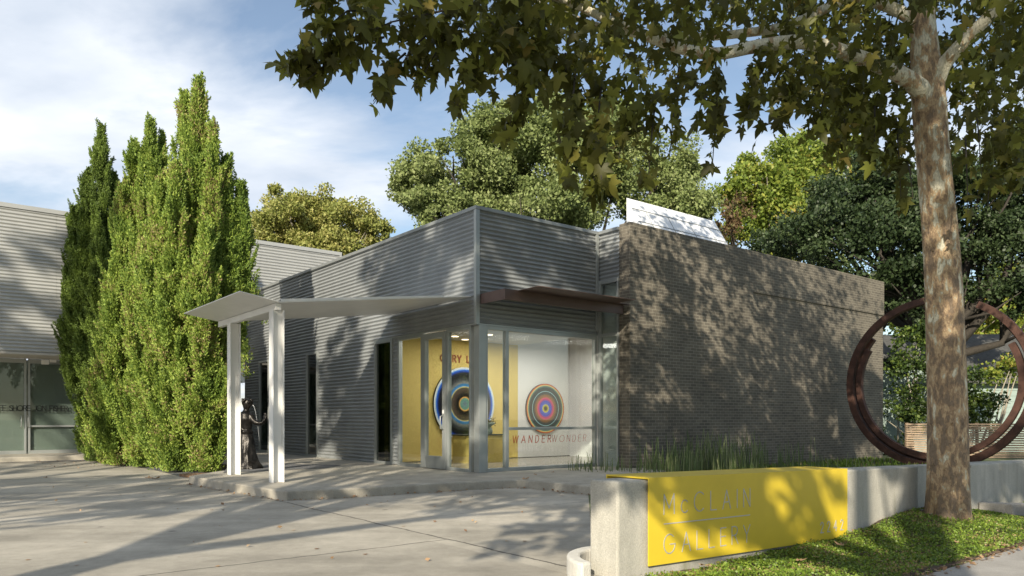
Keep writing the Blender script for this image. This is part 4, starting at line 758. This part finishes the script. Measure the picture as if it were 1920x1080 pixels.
LM1 = branch([(1745, 185, 8.68), (1700, 145, 8.5), (1640, 118, 8.3), (1560, 90, 8.1), (1500, 76, 7.95), (1420, 86, 7.8), (1345, 103, 7.7), (1290, 96, 7.6), (1230, 75, 7.5), (1150, 42, 7.3), (1060, 0, 7.1), (960, -30, 6.9)], [.15, .11, .095, .088, .085, .078, .072, .066, .060, .05, .04, .03])
LM2 = branch([(1735, 60, 8.68), (1690, 20, 8.7), (1600, -10, 8.7), (1560, 10, 8.7), (1480, 50, 8.7), (1400, 62, 8.6), (1300, 72, 8.5), (1200, 68, 8.4), (1090, 40, 8.2), (1000, 0, 8.0)], [.09, .08, .07, .065, .062, .058, .052, .044, .036, .028])
LM3 = branch([(1748, 165, 8.68), (1768, 122, 8.55), (1800, 85, 8.4), (1840, 45, 8.25), (1885, 0, 8.1), (1960, -80, 7.9), (2050, -200, 7.7)], [.14, .10, .085, .078, .07, .06, .04])
# hanging leafy twigs: photo column/row of start and tip, distance, spread in metres, leaves
SPR = [(900, 5, 560, 118, 5.9, .16, 80), (640, 100, 522, 132, 5.8, .13, 46), (720, 70, 575, 150, 5.9, .15, 55), (850, 20, 700, 195, 6.1, .12, 46), (760, 100, 700, 190, 6.0, .10, 22), (700, 20, 600, 60, 5.8, .18, 50), (650, -20, 570, 10, 5.8, .15, 40), (870, 40, 780, 165, 6.2, .15, 60), (905, 80, 855, 205, 6.3, .10, 34),
       (960, 60, 880, 160, 6.4, .18, 70), (1000, 70, 950, 262, 6.6, .16, 78), (1010, 100, 985, 205, 6.6, .16, 55), (1060, 100, 1065, 250, 6.6, .15, 60), (1080, 130, 1060, 345, 6.3, .11, 55), (1130, 140, 1110, 370, 6.3, .12, 66), (1120, 220, 1130, 385, 6.2, .10, 30), (1190, 130, 1160, 300, 6.7, .14, 60),
       (1230, 180, 1215, 345, 6.6, .10, 40), (1275, 110, 1255, 300, 6.9, .13, 52), (1340, 105, 1345, 200, 7.4, .10, 34), (1345, 190, 1335, 325, 7.3, .07, 24), (1330, 170, 1300, 250, 7.2, .08, 18), (1440, 110, 1400, 210, 7.6, .16, 50), (1420, 180, 1388, 250, 7.4, .09, 22), (1500, 130, 1460, 235, 7.8, .20, 80), (1560, 140, 1530, 250, 8.0, .22, 95), (1600, 160, 1570, 300, 8.2, .2, 80), (1640, 200, 1640, 310, 8.3, .2, 70), (1680, 220, 1690, 385, 8.3, .13, 50), (1700, 300, 1712, 372, 8.0, .08, 16),
       (1830, 200, 1840, 330, 8.2, .22, 100), (1880, 220, 1890, 350, 8.0, .2, 80), (1810, 260, 1815, 400, 8.0, .10, 30), (1860, 320, 1850, 400, 8.4, .12, 30)]
P = []; tw = MB()
for x0, y0, x1, y1, Y, sp_r, k in SPR:
    a = pp(x0, y0, Y+.25); c = pp(x1, y1, Y-.05); mid = (a+c)/2+np.array([0, 0, .08]); tw.tube([a, mid, c], [.011, .007, .003], 5)
    s = rng.random(k)**.85; s = np.round(s*k/3.2)/(k/3.2)+rng.normal(size=k)*.01       # leaves in small bunches along the twig
    q = a*(1-s[:, None])**1+c*s[:, None]+4*(s*(1-s))[:, None]*np.array([0, 0, .08])+rng.normal(size=(k, 3))*np.array([1, 1.3, .75])*sp_r*(1.05-.55*s)[:, None]*.62; P.append(q)
bx = [560, 620, 700, 800, 900, 1000, 1100, 1200, 1300, 1345, 1400, 1450, 1500, 1560, 1620, 1700, 1800, 1870, 1960, 2300]; by = [-60, -10, 20, 55, 80, 100, 120, 115, 95, 45, 70, 120, 175, 215, 255, 295, 315, 340, 340, 340]
def fill(n, x0, x1, Ya, Yb_, ytop=-260, pw=1.0, clump=26):
    o = []; K = max(4, n//clump); cx = rng.uniform(x0, x1, K); bb_ = np.interp(cx, bx, by); cy = ytop+(bb_-ytop)*(rng.random(K)**pw); cY = rng.uniform(Ya, Yb_, K)
    for i in range(K):
        c = pp(cx[i], cy[i], cY[i]); o.append(c+rng.normal(size=(clump, 3))*np.array([.26, .26, .17]))
    return np.concatenate(o)
P += [fill(300, 640, 960, 5.8, 7.4), fill(1900, 900, 1340, 6.4, 9, clump=18), fill(2200, 1380, 1950, 7.4, 10.5, clump=18), fill(3600, 1460, 2100, 8.6, 12.5, pw=.8, clump=20), fill(650, 1000, 1500, 9, 12, ytop=-200, clump=16)]
P.append(blobcrown([((1.2, 8.6, 7.6), (2.4, 2.2, 1.5)), ((3.6, 9.6, 9.2), (2.8, 2.8, 2.4)), ((6.6, 9.8, 8.4), (2.8, 2.8, 2.2)), ((8.6, 10.5, 7.6), (2.0, 2.4, 1.8)), ((4.8, 9.4, 11.4), (2.4, 2.4, 1.8)), ((-.6, 8.2, 8.6), (1.6, 1.6, 1.1))], 8600, sub=15, subr=.30, shell=.25))
P = np.concatenate(P)
tw.build('twigs', M_dbark, sy, True)
# keep leaves clear of the trunk's visible face
k = (P[:, 0]-5.0)**2+(P[:, 1]-8.4)**2 > .42**2; P = P[k]
front = (P[:, 1] < 8.8) & (np.abs((P[:, 0]/P[:, 1]*F+CX)-1748) < 46) & ((HY-(P[:, 2]-CZ)/P[:, 1]*F) > 20); P = P[~front]
V_, F_ = scatter(P, .108, SYCV, SYCF, np.array([0, -.1, -.85]), .62, np.array([.1, -.7, .25]), .85, .5); fastmesh('crown', V_, F_, 3, L_syc, sy)
# peeling bark flakes
b = MB()
for _ in range(150):
    h = rng.uniform(.5, 5.2); y = HY-(h-CZ)/YT*F; ii = np.interp(-y, [-c[1] for c in cl], range(len(cl))); i0 = int(ii); fr = ii-i0; x = cl[i0][0]*(1-fr)+cl[min(i0+1, len(cl)-1)][0]*fr; r = cl[i0][2]*(1-fr)+cl[min(i0+1, len(cl)-1)][2]*fr
    r *= .86; a = rng.uniform(0, 6.283); c = pp(x, y, YT); e = np.array([math.cos(a), math.sin(a), 0]); tn = np.array([-e[1], e[0], 0]); w = rng.uniform(.006, .02); L_ = rng.uniform(.02, .07); o_ = rng.uniform(.008, .03)
    b.add([c+e*(r-.003)-tn*w, c+e*(r-.003)+tn*w, c+e*(r+o_)+tn*w*.6+np.array([0, 0, L_]), c+e*(r+o_)-tn*w*.7+np.array([0, 0, L_*.8])], [(0, 1, 2, 3)])
b.build('bark_flakes', M_bark, sy)
# ------------------------------------------------------------------ street trees behind the viewer (their shade and reflection reach the view)
def shade(base, blobs, n, size, label, r0=.26, zf=4.5):
    tree('street_tree', base, blobs, n, size, L_oak, M_dbark, label, 'street trees behind the viewer', r0, zf, 34, .20, .3)
shade((-5.7, -3.2, 0), [((-4.6, -3.2, 7.6), (2.2, 2.2, 1.4)), ((-2.4, -3, 7.0), (1.8, 2, 1.1)), ((-5.2, -3.4, 11.0), (2.0, 2.2, 2.0)), ((-7.4, -3, 13.0), (2.0, 2.0, 2.8)), ((-4.4, -3.4, 13.4), (2.4, 2.2, 2.0)), ((-7.9, -3, 10.6), (1.5, 1.8, 1.6)), ((-9.8, -3, 12.4), (1.3, 1.8, 2.2)), ((-9.2, -3.2, 10.8), (1.5, 1.6, 1.4)), ((-7.0, -3.1, 11.2), (1.3, 1.6, 1.5))], 14500, .24, 'street tree with slim trunk left behind the viewer')
shade((1.2, -4.5, 0), [((-.9, -4.2, 6.0), (1.6, 1.5, .9)), ((-1.8, -3.4, 5.3), (1.3, 1.3, .6)), ((.4, -4.4, 11.6), (2.6, 2.2, 1.8)), ((-3.9, -4.4, 8.9), (1.6, 1.6, 1.2)), ((3.6, -4.8, 12.2), (2.4, 2, 1.8)), ((-1.6, -4.4, 9.6), (2.6, 2.4, 2.2)), ((2.2, -4.6, 9.9), (2.8, 2.4, 2.4)), ((2.3, -4, 6.4), (1.2, 1.4, .9))], 9800, .25, 'street tree with broad crown directly behind the viewer')
shade((-11.5, -5, 0), [((-10.6, -4.5, 7.6), (2.4, 2, 1.0)), ((-8.6, -4.3, 6.9), (1.6, 1.6, .7)), ((-13, -4, 8.4), (2.4, 2, 1.2)), ((-19.5, -4, 14.5), (3.0, 2, 2.0)), ((-22.5, -4, 15.5), (3.4, 2, 2.6)), ((-18.2, -4, 17.6), (2.2, 2, 1.8))], 8200, .25, 'spreading street tree far left behind the viewer')
shade((7.5, -5.5, 0), [((5.6, -5, 9.6), (2.4, 2.4, 1.8)), ((8.6, -5, 10.5), (3.0, 2.4, 2.8)), ((9.2, -5, 14.2), (2.8, 2.2, 2.0)), ((3.4, -5, 7.4), (2.0, 2.0, 1.1))], 8000, .25, 'street tree right behind the viewer')
# ------------------------------------------------------------------ ground cover, reeds, fallen leaves
n = 95000; uu = rng.uniform(-5.0, 7.3, n); vv = rng.uniform(-9.70, -8.37, n)
Pw = np.array([W(u, v, hgt(u, v)+.004+.028*rng.random()*(1+.9*math.sin(u*7+3*v)*math.sin(v*9+u))) for u, v in zip(uu, vv)])
edge = (vv > -9.66+.06*np.sin(uu*5)+.05*rng.normal(size=n)) & ((Pw[:, 0]-5.06)**2+(Pw[:, 1]-8.68)**2 > .30**2)
kb = (uu > 2.3) & (vv > -9.25) & (vv < -8.6) & (uu < 3.3)
Pw = Pw[edge & ~kb]; V_, F_ = scatter(Pw, .0175, QUADV*np.array([1.6, 1, 1]), QUADF, np.array([0, 0, .55]), .7, np.array([0, 0, 1.0]), .6)
tag(fastmesh('ground_cover', V_, F_, 4, L_gc), 'low bright green creeping ground cover along the foot of the concrete wall', 'ground cover', kind='stuff')
n = 9000; uu = rng.uniform(-1.0, 14, n); vv = rng.uniform(-7.9, -1.1, n); kk = uu > np.interp(vv, [-7.8, -2.3, -1.8, -.9], [-4.2, 1.4, 3.4, 3.9]); uu = uu[kk]; vv = vv[kk]; Pw = np.array([W(u, v, .01) for u, v in zip(uu, vv)]); V_, F_ = scatter(Pw, .10, BLADEV, BLADEF, np.array([0, 0, 1.6]), .5)
tag(fastmesh('lawn_grass', V_, F_, 5, L_gc), 'short lawn grass behind the concrete wall below the brick wall', 'grass', kind='stuff')
def reeds(xa, xb, va, vb, n, h0, h1, label):
    n = int(n*.7)
    ua, ub_ = onV(xa, (va+vb)/2), onV(xb, (va+vb)/2); c = W((ua+ub_)/2, (va+vb)/2, 0); t = thing('horsetail_clump', c, label, 'plant', 'horsetail clumps along the brick wall'); b = MB()
    for _ in range(n):
        u = (ua+ub_)/2+(ub_-ua)/2*max(-1.1, min(1.1, rng.normal()*.55)); v = rng.uniform(va, vb); h = rng.uniform(h0, h1)*(.55+.45*rng.random()); p = W(u, v, 0); ln = rng.normal(size=2)*.05*h
        b.tube([p, p+np.array([ln[0]*.4, ln[1]*.4, h*.55]), p+np.array([ln[0]*1.4, ln[1]*1.4, h])], [.0075, .0065, .004], 4)
    b.build('stems', L_reed, t)
reeds(1090, 1150, -1.6, -.35, 110, .25, .62, 'thin dark horsetails in front of the grey return window')
reeds(1180, 1240, -2.4, -1.2, 90, .25, .55, 'short sparse horsetails at the left corner of the brick wall')
reeds(1225, 1300, -2.6, -1.3, 240, .45, .95, 'horsetail clump against the brick left of the tallest clump')
reeds(1300, 1400, -2.8, -1.3, 380, .5, 1.15, 'tallest thick horsetail clump against the brick wall')
reeds(1420, 1500, -2.8, -1.3, 110, .35, .85, 'loose horsetails right of the tallest clump')
reeds(1550, 1640, -4.6, -3.0, 60, .2, .55, 'scattered sunlit horsetails above the right end of the yellow sign')
def fallen(p, s, label, rz):
    q = np.array([[0, 0, 0]], float); o = MB(); Vv = SYCV*s; ca, sa = math.cos(rz), math.sin(rz); c_ = rng.normal(size=2)*.5
    vs = [np.array(p)+np.array([x*ca-y*sa, x*sa+y*ca, abs(z)*1.3+.006+s*.35*max(0, c_[0]*x/s+c_[1]*y/s)]) for x, y, z in Vv]
    o.add(vs, [tuple(f) for f in SYCF]); ob = o.build('fallen_leaf', L_fall); tag(ob, label, 'leaf', 'fallen leaves')
def vz(x, y):
    p = gp(x, y, .05); u, v = uv(p[0], p[1]); return gp(x, y, hgt(u, v)+.05)
for x, y, s, l in ((1323, 1062, .085, 'large dry tan leaf below the left end of the yellow sign'), (1497, 1052, .075, 'curled tan leaf on the green cover below the middle of the sign'), (1532, 1046, .05, 'small dry leaf just right of the curled leaf below the sign'), (1577, 1023, .07, 'pale brown leaf under the right corner of the yellow sign'), (1795, 1018, .04, 'small orange leaf in the ground cover in front of the trunk'), (1818, 1048, .05, 'dry leaf at the edge of the ground cover by the sidewalk')): fallen(vz(x, y), s, l, rng.random()*6)
for x, y, z, s, l in ((983, 899, .152, .11, 'dark rust leaf on the pavement edge nearest the corner post'), (1003, 906, 0, .07, 'small brown leaf below the pavement kerb bend'), (1055, 911, 0, .08, 'brown leaf on the drive against the right kerb'), (1005, 891, .152, .07, 'brown leaf on the pavement before the corner window'), (1036, 886, .152, .06, 'brown leaf on the pavement near the horsetails'), (290, 898, 0, .16, 'large cream leaf on the drive before the junipers'), (278, 897, 0, .12, 'cream leaf lying left against the large cream leaf'), (470, 925, 0, .07, 'orange leaf at the foot of the pavement kerb'), (85, 896, 0, .08, 'single brown leaf on the drive at the far left'), (396, 957, 0, .035, 'tiny ochre leaf in the middle of the sunlit drive'), (1885, 1024, 0, .05, 'brown leaf on the sidewalk at the right edge')): fallen(gp(x, y, z), s, l, rng.random()*6)

# leaf litter and grit gathered along the kerb foot and the verge edge
Q = []
for i in range(len(kerbT)-1):
    a, c = kerbT[i], kerbT[i+1]; k = int(np.linalg.norm(c-a)*26); t_ = rng.random((k, 1)); q = a*(1-t_)+c*t_; q[:, 1] -= np.abs(rng.normal(size=k))*.09+.03; q[:, 2] = .008; Q.append(q)
uu = rng.uniform(-5, 7, 900); vv = -9.72+rng.normal(size=900)*.055; Q.append(np.array([W(u, v, (.006 if v < -9.72 else hgt(u, v)+.02)) for u, v in zip(uu, vv)]))
q = np.array([gp(x, y, .008) for x, y in zip(rng.uniform(60, 340, 160), rng.normal(869, 5, 160))]); q[:, 2] = .012; Q.append(q)
q = np.stack([rng.uniform(-9, 1, 130), rng.uniform(5.5, 15, 130), np.full(130, .006)], 1); Q.append(q[(q@D2-C0@D2 < 30)])
Q = np.concatenate(Q); V_, F_ = scatter(Q, .032, QUADV*np.array([1.6, 1, 2]), QUADF, np.array([0, 0, 0]), 1.0, np.array([0, 0, 2.5]), .5, .7); V_[:, 2] = np.maximum(V_[:, 2], .005)
tag(fastmesh('leaf_litter', V_, F_, 4, L_fall), 'brown leaf crumbs and grit strewn along the kerb foot and the verge edge', 'leaf litter', kind='stuff')
